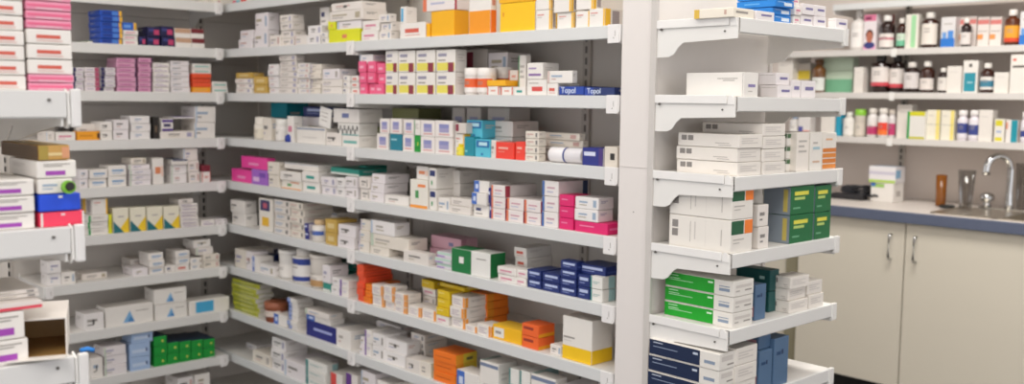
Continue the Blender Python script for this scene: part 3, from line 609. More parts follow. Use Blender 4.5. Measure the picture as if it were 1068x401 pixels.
P(C,6,454.8,467.5,328,'wpk',d=.09); P(C,6,455.5,468.5,302,'yf:3:1',on=1,d=.09); P(C,6,458,484,294.5,'yf',on=1,i=.05,d=.07)
P(C,6,469.5,484,308,'woe:3:1',s=508); P(C,6,484,497,335.5,'woe',d=.03,i=.0) if False else P(C,6,485,497.5,338,'woe',d=.07)
P(C,6,498,512.5,337,'woe',d=.06); P(C,6,513,543.5,338,'yl',d=.07); P(C,6,490,508,303,'or:4',i=.10,d=.09)
P(C,6,544.5,562,336.5,'redd:2',s=579,jit=.3); P(C,6,574,586,358.5,'w',i=.02,d=.06) ; P(C,6,587,618,328.5,'yw2' if False else 'bigyw',s=640) if False else None
P(C,7,375,379.5,351,'w:2',d=.08); P(C,7,380,387,343.5,'wve:2',d=.10); P(C,7,387.8,400,347,'w:2',d=.10); P(C,7,401,422.5,352,'w2:2',s=437,i=.02); P(C,7,423,437,373,'wd',i=.004,d=.06) ; P(C,7,392,418,334,'w:3',i=.15,d=.10)
P(C,7,438,449.5,376,'w:1',d=.07); P(C,7,429,443,346,'wk:4',i=.09,d=.10); P(C,7,452.5,475,364,'ory:3:1',s=498,jit=2.6)
P(C,7,476,500,385,'bw',i=.006,d=.06) ; P(C,7,501,520.5,375,'wst',s=540); P(C,7,530.5,541,384,'wte',s=556,d=.12); P(C,7,542.5,553,386,'wte',d=.12); P(C,7,554,580,389,'wst',s=592)
P(C,7,583,600,401,'w3',d=.1)
P(C,8,377,392,386,'w2:2',d=.14); P(C,8,393,408,396,'wk:2',d=.14)
# ---- right rack ('D'): face +X, left end visible --------------------------------
D_ = 'D'
P(D_,1,764.5,787,7,'crt',s=724,i=.006); P(D_,1,788.5,807.5,10.5,'wv',i=.004,d=.05); P(D_,1,809,828,-9,'blw:4',s=768,i=.004,d=.2); P(D_,1,828.8,836,-4,'wpk:3',d=.1); P(D_,1,837,850,3,'wv:2'); P(D_,1,850.6,863,4.5,'wv:2'); P(D_,1,871.5,884,18.5,'wv',s=863)
P(D_,2,776,791.5,75,'wbig',s=716,i=.006,jit=.1); P(D_,2,811.5,826,75.5,'wv:2',s=793); P(D_,2,827,836.5,83,'wv',d=.12); P(D_,2,837.5,852,84,'wv',d=.12)
P(D_,3,771,795.5,140.5,'dbx:3',s=707,i=.008,jit=1.0); P(D_,3,796.5,820,129,'dbx:4',s=733,i=.008,jit=1.0)
P(D_,3,821,830.5,139,'wgb:3',i=.03,d=.15,jit=.2); P(D_,3,831.5,844.5,138,'wpx',d=.12); P(D_,3,845.5,858,138,'wq',d=.1); P(D_,3,858.6,873,138.5,'ors',d=.1,jit=.1)
P(D_,4,764,786.5,195,'dbig:2',s=699,i=.008,jit=.1); P(D_,4,791,802,214,'w:2',i=.012,d=.15); P(D_,4,825.5,850,195,'grd:2',s=797,i=.006,jit=.2); P(D_,4,851,868,194,'grd:2',i=.006,d=.13,jit=.2)
P(D_,5,765.5,786.5,294.5,'grl:3',s=694,i=.008,jit=.4); P(D_,5,789,800,298,'lbx',i=.02,d=.05); P(D_,5,802,812,282.5,'dteal:2',i=.055,s=767)
P(D_,5,824.5,843,289.5,'dbx:3',s=806); P(D_,5,844,859,294.5,'dbx:2',d=.12)
P(D_,6,750.5,767.5,370,'nvl:3',s=677,i=.012,jit=.7); P(D_,6,768,790,364.5,'dbx:3',i=.008,d=.2,jit=.6); P(D_,6,792.5,806,367.5,'lbx',i=.01,d=.11,jit=.1); P(D_,6,792.5,805,341,'lbx',on=1,i=.02,d=.11); P(D_,6,808,823,354,'lbx',i=.008,d=.12,jit=.1)
# ---- front left rack ('E') ------------------------------------------------------
E_ = 'E'
P(E_,0,-16,24,-18,'wr:7',d=.12,jit=.5); P(E_,0,26,74,-10,'pkr:2:.55,wr:3:1,pkr:4:.6',d=.13,jit=.5)
P(E_,1,-14,36,188,'wpb:3',d=.13,jit=.5); P(E_,1,41,88.5,222,'pkx',d=.1,jit=.2); P(E_,1,40,84.5,203,'blx',on=1,d=.1,jit=.2); P(E_,1,39,76,187,'w2',on=1,d=.12,jit=.2)
P(E_,1,38,80,168,'wpb',on=1,s=9,jit=.2); P(E_,1,39,73,151.5,'gld',on=1,s=1,jit=.2)
P(E_,2,-12,30,358,'wpb',d=.12,jit=.3); P(E_,2,-14,26,328.5,'wpb',on=1,d=.13,jit=.3); P(E_,2,-14,46,320,'strp',on=1,i=.0,d=.1) if False else P(E_,2,-14,45,319.5,'strp',on=1,d=.12,jit=.2); P(E_,2,-14,42,307,'w3:2',on=1,i=.03,d=.11)

# big white carton with a yellow band, folded lid on top
ST['bigyw'] = ('large white yellow-banded', 'ece6de', [(0, .0, 1, .32, 'f6c61c'), (.04, .50, .42, .54, G2), (.04, .43, .3, .45, G3)], [(0, .0, 1, .32, 'f6c61c')], [(.4, 0, .401, 1, G3)], [], None)
P(C,6,587,618,328.5,'bigyw',s=639.5,jit=0)

# yellow lime boxes' neighbours, sitting on the flat lime carton
lastlime = None
P(B,1,351,375,31.5,'lime',i=.012,d=.03) if False else None
def onbox(bay, k, zpx, u0, u1, vtop, code, **kw):
    """carton standing on the boxes whose top edge is at image row zpx"""
    z0, ax, front = bayinfo(bay, k)
    last['top'] = hit(u0, zpx, ax, front + .012).z
    return P(bay, k, u0, u1, vtop, code, on=1, **kw)
onbox(B,1,31.5,351,376,22.5,'wd',d=.09); P(B,1,344,379,12.5,'wk',on=1,d=.1); P(B,1,346,378,4,'wd',on=1,d=.1)

# ---- letterings -----------------------------------------------------------------
def lettering(parent, txt, w, h, size, x, z, col, face='F', d=0, bold=.0002):
    cu = bpy.data.curves.new('lettering', 'FONT'); cu.body = txt; cu.size = size; cu.extrude = .0001; cu.offset = bold
    tmp = bpy.data.objects.new('tmp', cu); COL.objects.link(tmp)
    dg = bpy.context.evaluated_depsgraph_get(); me = bpy.data.meshes.new_from_object(tmp.evaluated_get(dg))
    bpy.data.objects.remove(tmp)
    me.materials.clear(); me.materials.append(card(col))
    o = bpy.data.objects.new('lettering', me); COL.objects.link(o); o.parent = parent
    o.location = (x, -d / 2 - .0009, z); o.rotation_euler = (math.pi / 2, 0, 0)
    return o

# ------------------------------------------------------------------ bottles and other shapes
def shift(o, p): o.location = p
def bottle(bay, k, u0, u1, vtop, glass, capc, labelc, label, i=.05, cap=.16, neck=.45, shoulder=.68, lab=(.08, .52), stripe=None, sq=False, glassy=True, on=None, group=None, name='medicine_bottle', capr=None, seg=20):
    z0, ax, front = bayinfo(bay, k)
    if on is not None: z0 = on
    into = -1 if ax == 0 else 1
    pl = front + into * i
    a = hit(u0, vtop, ax, pl); b = hit(u1, vtop, ax, pl); lat = 1 - ax
    R = abs(b[lat] - a[lat]) / 2 * .97; H = a.z - z0
    R = min(R, .06)
    c = [0, 0, z0]; c[lat] = (a[lat] + b[lat]) / 2; c[ax] = pl + into * R
    t = empty(name, c, math.pi / 2 if ax == 0 else 0); tag(t, label, 'bottle' if 'bottle' in name else 'tub', group)
    hb = H * (1 - cap); rn = R * neck
    bm = bmesh.new()
    sh = H * shoulder
    lathe(bm, [(R * .9, 0), (R, .002), (R, sh), (R * .93, sh + (hb - sh) * .25), (R * .7, sh + (hb - sh) * .5), (rn, sh + (hb - sh) * .72), (rn, hb)] if neck < .9 else [(R * .86, 0), (R * .9, .002), (R, hb * .96), (R, hb)], seg)
    link('body', bm, mat(glass, rough=.15 if glassy else .4, noise=.02, coat=.3 if glassy else 0), t, True)
    bm = bmesh.new(); cr = (rn * 1.18) if capr is None else R * capr
    lathe(bm, [(cr, hb - .0015), (cr * 1.02, hb + .001), (cr * 1.02, H - .0015), (cr * .93, H)], seg)
    link('cap', bm, mat(capc, rough=.4), t)
    if labelc:
        bm = bmesh.new(); z0_, z1_ = H * lab[0], H * lab[1]
        n = 14; rr = R + .0006; a0, a1 = -math.pi * .98, math.pi * .0
        a0, a1 = -math.pi * .95, -math.pi * .05
        for z_0, z_1, mi_, off in ((z0_, z1_, 0, 0),) + (((z0_ + (z1_ - z0_) * stripe[1], z0_ + (z1_ - z0_) * stripe[2], 1, .0003),) if stripe else ()):
            q = []
            for j in range(n + 1):
                an = a0 + (a1 - a0) * j / n
                q.append((bm.verts.new(((rr + off) * math.cos(an), (rr + off) * math.sin(an), z_0)), bm.verts.new(((rr + off) * math.cos(an), (rr + off) * math.sin(an), z_1))))
            for j in range(n):
                f = bm.faces.new((q[j][0], q[j+1][0], q[j+1][1], q[j][1])); f.material_index = mi_; f.smooth = True
        # small printed lines
        for jz in (.72, .58):
            z_a = z0_ + (z1_ - z0_) * jz; q = []
            for j in range(5):
                an = -math.pi * .62 + math.pi * .24 * j / 4
                q.append((bm.verts.new(((rr + .0004) * math.cos(an), (rr + .0004) * math.sin(an), z_a)), bm.verts.new(((rr + .0004) * math.cos(an), (rr + .0004) * math.sin(an), z_a + (z1_ - z0_) * .05))))
            for j in range(4):
                f = bm.faces.new((q[j][0], q[j+1][0], q[j+1][1], q[j][1])); f.material_index = 2
        link('paper_label', bm, [card(labelc), card(stripe[0] if stripe else labelc), card('9a928c')], t)
    return t
AMB, BLK = '3a1c12', '2a1714'
gK = ['bottles on the top shelf above the counter', 'bottles on the middle shelf above the counter', 'bottles on the lowest shelf above the counter']
bottle('K',0,885,901,10,'e6e0da','e6e2dc','efeae4','white plastic bottle with pump-like cap, leftmost on top bottle shelf',i=.03,cap=.18,neck=.35,shoulder=.62,glassy=False,group=gK[0])
bottle('K',0,915,930.5,16,BLK,'e8e2dc','e6ddd6','dark brown bottle, red-marked white label, beside the box with a face',i=.02,lab=(.06,.46),stripe=('c06070',.55,.7),group=gK[0])
bottle('K',0,934,944,19,AMB,'e0dad2','cfe0cc','slim brown bottle with pale green label on top bottle shelf',i=.03,lab=(.1,.5),stripe=('6fb894',.0,.45),group=gK[0])
bottle('K',0,959,976,13,AMB,'ded8d0','e6ddd2','wide brown bottle with cream label right of green striped box',i=.02,lab=(.1,.68),group=gK[0],shoulder=.74)
bottle('K',0,1001,1012,19,BLK,'e6e0d8','e0d8d2','small dark bottle standing before white and orange boxes',i=.01,lab=(.08,.5),group=gK[0])
bottle('K',0,1046,1063,10,'5a2a12','e4dcd4','e8a02c','tall amber bottle with orange and red label, far right',i=.02,lab=(.1,.55),stripe=('d8482a',.0,.25),group=gK[0])
bottle('K',1,845,858,62,'6b4520','5a3818','dfe0da','amber bottle with white label seen beside green box',i=.03,lab=(.06,.45),neck=.5,group=gK[1])
bottle('K',1,906,924.5,57.5,BLK,'3a3634','e6ddd6','leftmost of three big near-black bottles, red strip on label',i=.03,lab=(.18,.68),stripe=('cf4a54',.0,.2),group=gK[1],shoulder=.76)
bottle('K',1,925.5,941,57.5,BLK,'3a3634','e6ddd6','middle of the three big near-black bottles, red strip on label',i=.05,lab=(.14,.64),stripe=('cf4a54',.0,.2),group=gK[1],shoulder=.76)
bottle('K',1,940.5,956.5,65,BLK,'d8d0c8','d8d0cc','near-black bottle with white cap and wide plain label',i=.01,lab=(.14,.66),group=gK[1],shoulder=.7)
bottle('K',1,957.5,972.5,64,AMB,'e2dcd4','e2d8d0','reddish brown bottle with low white label, middle shelf',i=.02,lab=(.1,.46),group=gK[1])
bottle('K',1,977,987.5,71,BLK,'e2dcd4','ddd6ce','small dark bottle left of plain white carton',i=.02,lab=(.1,.62),group=gK[1])
bottle('K',1,1021,1035.5,66,AMB,'e6e0d8','e6dfd8','brown bottle with blue block on its white label',i=.02,lab=(.12,.54),stripe=('3f8098',.2,.7),group=gK[1])
bottle('K',2,822,832,120,'dcd8d4','7f9cc0','e6e2dc','white bottle with blue-grey cap behind right rack shelf',i=.04,glassy=False,group=gK[2])
bottle('K',2,878,889,117,'e6e2da','e8e4dc','ece8e0','plain white bottle left of the green topped tub',i=.02,glassy=False,group=gK[2])
bottle('K',2,890,901,114,'cfc6b8','8cc83c','d8cfc0','beige tub with bright green lid',i=.03,glassy=False,neck=1,cap=.22,capr=1.0,lab=None or (.05,.5),group=gK[2])
bottle('K',2,903,914,113,'e6e0dc','e0d8ce','e8e0da','left white bottle with magenta label edge of trio',i=.02,glassy=False,stripe=('c03a6c',.0,.7),lab=(.1,.5),neck=.6,group=gK[2])
bottle('K',2,914.5,924.5,113,'e6e0dc','e0d8ce','e8402a','middle white bottle with red orange label of trio',i=.0,glassy=False,stripe=('f07830',.0,.4),lab=(.1,.52),neck=.7,group=gK[2])
bottle('K',2,925,933,114,'dcd6d4','ddd2c6','c03a6c','right white bottle with magenta label of trio',i=.04,glassy=False,lab=(.1,.5),neck=.7,group=gK[2])
bottle('K',2,997.5,1008.5,115,'e4dce0','e6e0dc','e6e0e4','left of two white bottles with navy blocks',i=.02,glassy=False,stripe=('3a4488',.3,.95),lab=(.1,.6),neck=.7,group=gK[2])
bottle('K',2,1009.5,1020.5,115,'e4dce0','e6e0dc','e6e0e4','right of two white bottles with navy blocks',i=.02,glassy=False,stripe=('3a4488',.2,.85),lab=(.1,.6),neck=.7,group=gK[2])
bottle('K',2,1064,1075,117,'e4dce0','e6e0dc','e6e0e4','white bottle with navy block at far right edge',i=.02,glassy=False,stripe=('3a4488',.2,.6),lab=(.1,.6),neck=.7,group=gK[2])

# cartons standing among the bottles
st('kface', 'white box with a portrait photo on pink', 'eadfe0', [(0, .82, 1, 1, 'd87a98'), (.1, .86, .6, .94, '7a3050'), (0, .0, 1, .14, 'e8a8c8')])
st('kgr', 'white carton with pale green stripe', 'e6e0d4', [(.45, .03, .82, .97, '9fd4a0'), (.1, .1, .14, .9, 'b0a89c')])
st('kbl', 'white carton fading to blue waves', 'dcd8d6', [(0, 0, 1, .3, '2f74c4'), (.1, .3, .4, .5, '6a9ad4'), (.5, .3, .9, .55, '4f8ad0'), (.2, .75, .8, .8, G1)])
st('korw', 'white carton with orange waves', 'e8ddd6', [(0, .75, 1, .9, 'd8807a'), (.0, .25, .5, .42, 'e89a5a'), (.1, .5, .9, .54, G1)])
st('kpl', 'plain white carton', 'e6dfd6', lines(.15, .7, .8, 1, G3, .03))
st('ktl', 'white carton with teal block', 'e8e2da', [(.08, .04, .88, .62, '2f8fa0'), (.4, .8, .6, .9, '4a4642'), (.3, .3, .7, .34, 'a9d0d6')])
st('klg', 'tall white carton with small red mark', 'e8e1d8', [(.1, .84, .25, .9, 'd8604a'), (.1, .66, .8, .72, '6b6660')])
st('kgn', 'translucent green-tinted white box', 'c2d2bc', [(0, .0, 1, .38, '76b08c'), (0, .6, 1, .62, 'a8bca4')])
st('kyg', 'yellow and white carton with green spine', 'e4e0d8', [(0, .0, .14, 1, '2a9a4a'), (.14, .84, 1, 1, 'd2cc2c'), (.14, 0, 1, .08, 'c8c22c')])
st('kyw', 'pale yellow edged white carton', 'ebe4d2', [(.72, 0, 1, 1, 'eedb80'), (0, .5, 1, .515, G2), (.1, .8, .5, .82, G1)])
st('kyy', 'small white carton with yellow blocks', 'e6e0d4', [(.1, .7, .8, .95, 'd8cc30'), (.1, .05, .8, .2, 'd8cc30'), (.2, .4, .7, .5, 'a8b4cc')])
st('ktw', 'white and teal carton', 'e8e0da', [(.45, 0, 1, 1, '2090a0'), (.0, .6, .15, .9, 'e08a6a')])
st('kyl', 'grey carton with yellow band', 'c6beb6', [(0, .45, 1, .75, 'd8c040')])
st('kpc', 'white carton with blue and red pictures', 'e4deda', [(.0, .1, .4, .4, '5a5aa0'), (.4, .0, 1, .2, 'e0705a')])
st('ktq', 'solid turquoise carton', '2a9ab8', [])
st('kmr', 'dark red and white carton', 'd8ccc4', [(0, .6, 1, 1, '8a4a44')])
def kbox(k, u0, u1, vtop, code, i=.03, where='', d=.06):
    o = P('K', k, u0, u1, vtop, code, i=i, d=d, jit=.2)[0]; REG.pop()
    o.name = 'carton'; tag(o, ST[code][0] + ' ' + where, 'carton', 'cartons among the bottles'); return o
fb = kbox(0,901.5,914.5,15.5,'kface',where='between two bottles on top bottle shelf')
kbox(0,927,933.5,15,'kmr',i=.09,where='behind the dark brown bottles on top bottle shelf'); kbox(0,945,958.5,15,'kgr',where='on top bottle shelf')
kbox(0,982,997,18,'kbl',where='on top bottle shelf'); kbox(0,997.6,1019,17.5,'korw',i=.085,where='behind the small dark bottle'); kbox(0,1020,1032.5,17.5,'korw',i=.085,where='second from the small dark bottle'); kbox(0,1033,1045.5,17.5,'korw',i=.085,where='just left of the tall amber bottle')
kbox(0,1064.5,1080,12,'kbl',where='cut off by right picture edge')
kbox(1,812,827,60,'kpl',where='leftmost on the middle bottle shelf'); kbox(1,832,845.5,66,'kyl',where='left of amber bottle on middle shelf',i=.09); kbox(1,859,890,60,'kgn',i=.09,where='on middle bottle shelf'); kbox(1,891,900.5,70,'kpl',where='left of the three near-black bottles')
kbox(1,988,1003.5,69,'kpl',where='right of a small dark bottle'); kbox(1,1005,1020.5,63,'ktl',where='on the middle bottle shelf'); kbox(1,1037,1052.5,75.5,'kpl',where='shortest, left of tall carton with red mark'); kbox(1,1054.5,1078,57,'klg',where='at the right edge of middle bottle shelf',i=.01)
kbox(2,833,845,119,'kpc',where='on lowest bottle shelf'); kbox(2,856.5,871,118,'kpl',where='left of the turquoise carton on lowest bottle shelf'); kbox(2,872,877.5,118,'ktq',where='on lowest bottle shelf',d=.05)
kbox(2,936,951.5,109,'kpl',where='left of yellow and green carton on lowest bottle shelf',i=.05); kbox(2,946.5,965.5,116,'kyg',where='on lowest bottle shelf',i=.005,d=.03)
kbox(2,967,981,114.5,'kyw',where='left one of the touching pair'); kbox(2,982,996,115,'kyw',where='right one of the touching pair')
kbox(2,1021.5,1036,114.5,'kpl',where='between navy marked bottles and small yellow carton'); kbox(2,1037.5,1048.5,124,'kyy',where='on lowest bottle shelf'); kbox(2,1049.5,1062,125,'ktw',where='on lowest bottle shelf near right edge')
# generic portrait on the box: head with dark hair and a collar
vs = [v.co for v in fb.data.vertices]; fw_ = max(v.x for v in vs) * 2; fh_ = max(v.z for v in vs); fd_ = max(v.y for v in vs)
bm = bmesh.new()
def ell(cx, cz, rx, rz, y, mi, n=18, a0=0, a1=2*math.pi):
    bm.faces.new([bm.verts.new((cx + rx * math.cos(a0 + (a1-a0) * j / n), y, cz + rz * math.sin(a0 + (a1-a0) * j / n))) for j in range(n)]).material_index = mi
ell(0, fh_*.13, fw_*.44, fh_*.10, -fd_ - .0012, 2); ell(0, fh_*.42, fw_*.30, fh_*.16, -fd_ - .0014, 1); ell(0, fh_*.36, fw_*.26, fh_*.16, -fd_ - .0016, 0)
link('printed_portrait', bm, [card('b87058'), card('4a2420'), card('3a3f78')], fb)

# bottles on the white bays
bottle('B',3,261,271.5,122,'e6dfd2','e8e0d4','e2d8c4','small white bottle with ribbed lid, leftmost on fourth shelf, corner bay',i=.01,cap=.38,neck=.8,capr=.9,glassy=False,lab=(.1,.5))
bottle('B',3,283.5,293,124,'e4ded8','e8e4dc','e6e0d8','white bottle with white cap right of the first bottle',i=.01,cap=.3,neck=.85,capr=.95,glassy=False)
bottle('B',3,294.5,301,132,'2a3e96','2a3e96',None,'small blue cone shaped bottle standing at the shelf edge',i=.0,cap=.35,neck=.35,shoulder=.3,glassy=False,capr=.38)
bottle('B',5,322,331.5,229,'e6e0d8','d2b48a','4a66b0','short white bottle with tan cap and blue label',i=.008,cap=.2,neck=.6,glassy=False,lab=(.3,.5))
bottle('B',6,286,299,260,'e6e1da','e6e1da','ece6de','narrow plain white tub left of blue labelled bottle',i=.015,neck=1,cap=.12,capr=1.03,glassy=False,name='tub')
bottle('B',6,299.5,314.5,258,'e4dfd8','d8d2ca','2c3f8e','white bottle with wide blue and white label',i=.008,cap=.22,neck=.6,shoulder=.74,glassy=False,lab=(.08,.72),stripe=('e6e2de',.2,.72))
bottle('B',6,316,336,264,'e0d8ce','ddd4ca','ece4da','widest white tub with brown band at its foot',i=.012,neck=1,cap=.1,capr=1.03,glassy=False,lab=(.06,.4),stripe=('b89060',.0,.55),name='tub')
for (u0, u1, v, lab_) in ((271,283,322,'left'), (284,291,313,'right')): pass
for (u0, u1, lb) in ((481,493,'left one'), (493.5,507.5,'middle one')):
    bottle('C',2,u0,u1,71,'e8e2dc','ece6e0','e8642e',f'white screw-top jar with orange triangle label, {lb} of row',i=.012,cap=.3,neck=.9,capr=1.0,glassy=False,lab=(.1,.6),stripe=('ece6e0',.0,.35),group='orange labelled jars on second shelf of the centre bay')
bottle('C',2,511,526,70,'e8e2dc','ece6e0','b85a30','white screw-top jar standing behind the small golden carton',i=.075,cap=.3,neck=.9,capr=1.0,glassy=False,lab=(.1,.6))
bottle('C',3,474,480.5,150,'e8d430','e0c828','f0e04a','tiny yellow bottle in front of a white carton',i=.0,cap=.2,neck=.5,glassy=False)
# brown packs on the corner bay, eighth shelf
for j, (u0, u1, v) in enumerate(((271, 283.5, 326),)):
    bottle('B',7,u0,u1,314,'8a4a32','9c5c40','d8c8bc','squat brown jar beside green-yellow boxes',i=.0,neck=1,cap=.3,capr=1.0,glassy=False,lab=(.3,.6),name='jar')
# lying white bottle in front of small white boxes, third shelf of centre bay
a = hit(575, 150, 1, YC + .03); b = hit(607, 150, 1, YC + .03)
Lb = b.x - a.x; rb = .0215
t = empty('medicine_bottle', (a.x, YC + .035, Z[3] + rb)); tag(t, 'white bottle with blue ring lying on its side by the shelf edge', 'bottle')
t.rotation_euler = (0, math.pi/2, math.radians(4))
bm = bmesh.new(); lathe(bm, [(rb*.96, Lb*.5), (rb, Lb*.52), (rb, Lb*.97), (rb*.9, Lb)], 22); link('body', bm, mat('dcd8da', rough=.4), t)
bm = bmesh.new(); lathe(bm, [(rb*.9, 0), (rb*1.0, .003), (rb*1.0, Lb*.44), (rb*.97, Lb*.46)], 22); link('cap', bm, mat('eeeaea', rough=.4), t)
bm = bmesh.new(); lathe(bm, [(rb*1.01, Lb*.46), (rb*1.01, Lb*.5)], 22); link('ring', bm, mat('3a4a90', rough=.4), t)

# leaning price card and lime card
def leaf(name, p0, p1, z0, z1, y, tilt, m, label, cat):
    bm = bmesh.new(); w = abs(p1 - p0)
    abox(bm, (-w/2, -.0008, 0), (w/2, .0008, (z1 - z0)), 0, .0003)
    for i_ in range(3): abox(bm, (-w*.35, -.0011, (z1-z0)*(.7-.2*i_)), (w*.2, -.0007, (z1-z0)*(.74-.2*i_)), 1)
    o = link(name, bm, [m, card('b0a8a0')]); o.location = ((p0 + p1)/2, y, z0); o.rotation_euler = (tilt, math.radians(10), 0)
    return tag(o, label, cat)
a = hit(385,130,1,YC+.13); b = hit(396,130,1,YC+.13)
leaf('card', a.x, b.x, Z[3] + .004, Z[3] + .075, YC + .12, math.radians(-8), card('c0cc68'), 'lime green card leaning at left end of the lilac-square boxes', 'card')
a = hit(331,113,1,YC+.012); b = hit(343,113,1,YC+.012); z1 = hit(331,112,1,YC+.012).z; z0 = hit(320,132,1,YC+.012).z + .001
leaf('price_card', a.x, b.x, z0, z1, YC + .018, 0, card('ece8e2'), 'tilted white price card in front of blue topped boxes, fourth shelf', 'card')

# open carton with its flap, lowest shelf of the front left rack
zE = ZE[2]
t = empty('open_carton', (XE - .078, .430, zE), math.radians(70)); tag(t, 'open empty white carton with brown inside facing out, lowest front left shelf', 'carton')
w, d, h, th = .074, .12, hit(60, 329, 0, XE - .03).z - zE, .0016
bm = bmesh.new()
abox(bm, (-w/2, -d/2, 0), (w/2, d/2, th), 0); abox(bm, (-w/2, -d/2, h - th), (w/2, d/2, h), 0)
abox(bm, (-w/2, -d/2, th), (-w/2 + th, d/2, h - th), 0); abox(bm, (w/2 - th, -d/2, th), (w/2, d/2, h - th), 0); abox(bm, (-w/2 + th, d/2 - th, th), (w/2 - th, d/2, h - th), 0)
link('carton_body', bm, card('ece5dd'), t)
bm = bmesh.new(); e = .0004
abox(bm, (-w/2 + th, -d/2 + .004, th), (w/2 - th, d/2 - th, th + e), 0); abox(bm, (-w/2 + th, -d/2 + .004, h - th - e), (w/2 - th, d/2 - th, h - th), 0)
abox(bm, (-w/2 + th, -d/2 + .004, th), (-w/2 + th + e, d/2 - th, h - th), 0); abox(bm, (w/2 - th - e, -d/2 + .004, th), (w/2 - th, d/2 - th, h - th), 0); abox(bm, (-w/2 + th, d/2 - th - e, th), (w/2 - th, d/2 - th, h - th), 0)
o = link('lining', bm, card('b08a52'), t); o['label'] = 'brown inside lining'
bm = bmesh.new(); prism(bm, [(-d/2, .001), (-d/2 - .012, .004), (-d/2 - .030, .0045), (-d/2 - .030, .0057), (-d/2 - .012, .0055), (-d/2, .0022)], 0, -w/2 + .002, w/2 - .002, 0); link('flap', bm, card('f0e9e0'), t)
bm = bmesh.new(); tube(bm, [(XE - .012, .462, zE + .004), (XE - .008, .470, zE + .006), (XE - .004, .478, zE + .003)], .003); tag(link('blue_clip', bm, mat('2a7fd0')), 'small bright blue clip at the end of lowest front left shelf', 'clip')
# small capped roll on the front left rack
p = hit(72, 193, 0, XE + .0005)
t = empty('tape_roll', (XE - .008, p.y, 0), math.pi/2)
z_ = next(o_ for r_ in REG if r_[0] == 'E' and r_[1] == 1 and 'solid royal blue' in r_[5] for o_ in r_[4])
ztop = z_.location.z + max(v.co.z for v in z_.data.vertices)
t.location = (XE + .002, p.y, ztop + .0005); t.rotation_euler = (0, 0, 0)
tag(t, 'small green and black round cap lying on the solid blue box', 'cap')
R_ = .0088
bm = bmesh.new(); q = Matrix.Rotation(math.pi/2, 4, 'Y'); q.translation = Vector((-.004, 0, R_)); bmesh.ops.create_cone(bm, cap_ends=True, segments=24, radius1=R_, radius2=R_, depth=.006, matrix=q); link('rim', bm, mat('7fc03a'), t)
bm = bmesh.new(); q = Matrix.Rotation(math.pi/2, 4, 'Y'); q.translation = Vector((.0, .001, R_ + .001)); bmesh.ops.create_cone(bm, cap_ends=True, segments=24, radius1=R_*.72, radius2=R_*.6, depth=.004, matrix=q); link('centre', bm, mat('2c2a28'), t)

# real words on the boxes
def front_text(o, txt, size, xf, zf, col):
    vs = [v.co for v in o.data.vertices]; w = max(v.x for v in vs)*2; h = max(v.z for v in vs); d = -min(v.y for v in vs)*2
    lettering(o, txt, w, h, h*size, -w/2 + w*xf, h*zf, col, d=d)
ST2 = ('deep blue', '24348c')
for o in TOPOL:
    front_text(o, 'Topol', .92, .10, .26, 'd8e2f6')

# ------------------------------------------------------------------ counter things
def ctp(u, v): return hit(u, v, 2, CT)
p = ctp(907, 206); y0 = YF + .33
a = hit(908, 206, 1, y0); b = hit(932, 206, 1, y0); zt1 = hit(908, 190, 1, y0).z; zt2 = hit(908, 173, 1, y0).z
def cbox(x0, x1, y0, d, z0, z1, code, label, r=0):
    me = carton_mesh(x1 - x0, d, z1 - z0 - .0005, code); o = bpy.data.objects.new('carton', me); COL.objects.link(o)
    o.location = ((x0+x1)/2, y0 + d/2, z0 + .0002); o.rotation_euler = (0, 0, math.radians(r)); return tag(o, label, 'carton', 'cartons on the counter')
st('c1', 'x', 'e9e4dd', [(0, .75, .6, .95, '9cc46a'), (0, .8, .2, 1, '4a78c0')], [(.3, .3, .7, .6, G1)])
st('c2', 'x', 'e4e0e0', [(0, .0, 1, .18, 'b4d06a'), (.0, .5, 1, .7, 'c9c4d0')], [(0, .3, .5, .8, '8ab8d8')], T=[(0, 0, 1, 1, 'c6d0e0')])
cbox(a.x, b.x, y0, .10, CT, zt1, 'c1', 'white carton on the counter, lower of the two stacked', -3)
cbox(a.x - .012, b.x + .004, y0 - .005, .11, zt1, zt2, 'c2', 'white carton with green and blue stripes, upper of the two stacked', 2)
# dark cable heap
t = None
bm = bmesh.new(); pts = []
for j in range(60):
    an = j * .42; rr = .055 + .02 * math.sin(j * 1.7)
    pts.append((-2.36 + rr * 1.3 * math.cos(an), YF + .40 + rr * .8 * math.sin(an), CT + .008 + j * .0009 + .006 * math.sin(j * .9)))
tube(bm, pts, .007, 8); tag(link('cable', bm, mat('26262a', rough=.5)), 'coiled black cable lying on the counter behind the right rack', 'cable')
bm = bmesh.new(); abox(bm, (-2.47, YF + .30, CT), (-2.30, YF + .36, CT + .028), 0, .006); tube(bm, [(-2.30, YF+.33, CT+.02), (-2.25, YF + .33, CT+.03), (-2.2, YF+.35, CT+.012), (-2.17, YF+.36, CT+.008)], .006); tag(link('power_adapter', bm, mat('2b2a2d', rough=.5)), 'black power adapter block beside the coiled cable', 'adapter')
# amber cup
def vessel(name, u, vb, w_px, vt, m, label, cat, taper=.85, y=YF + .34, foot=None):
    p = hit(u, vb, 1, y); q = hit(u + w_px/2, vb, 1, y); R = q.x - p.x; H = hit(u, vt, 1, y).z - CT
    t = empty(name, (p.x, y, CT + .006)); tag(t, label, cat)
    bm = bmesh.new(); n = 24; th = .002
    prof = [(R*taper, 0), (R*taper*1.02, .003), (R, H), (R - th, H), (R*taper - th, .006)]
    lathe(bm, prof, n); link('cup_wall', bm, m, t, True); return t
vessel('cup', 981, 209, 11, 184, mat('9a5a18', rough=.2, noise=.05, trans=.35), 'amber brown cup upside by the sink, left of the glasses', 'cup', .9)
GL = bpy.data.materials.new('clear_glass'); GL.use_nodes = True
_n = GL.node_tree; _n.nodes.remove(_n.nodes['Principled BSDF'])
_t = _n.nodes.new('ShaderNodeBsdfTransparent'); _t.inputs[0].default_value = (.86, .85, .84, 1)
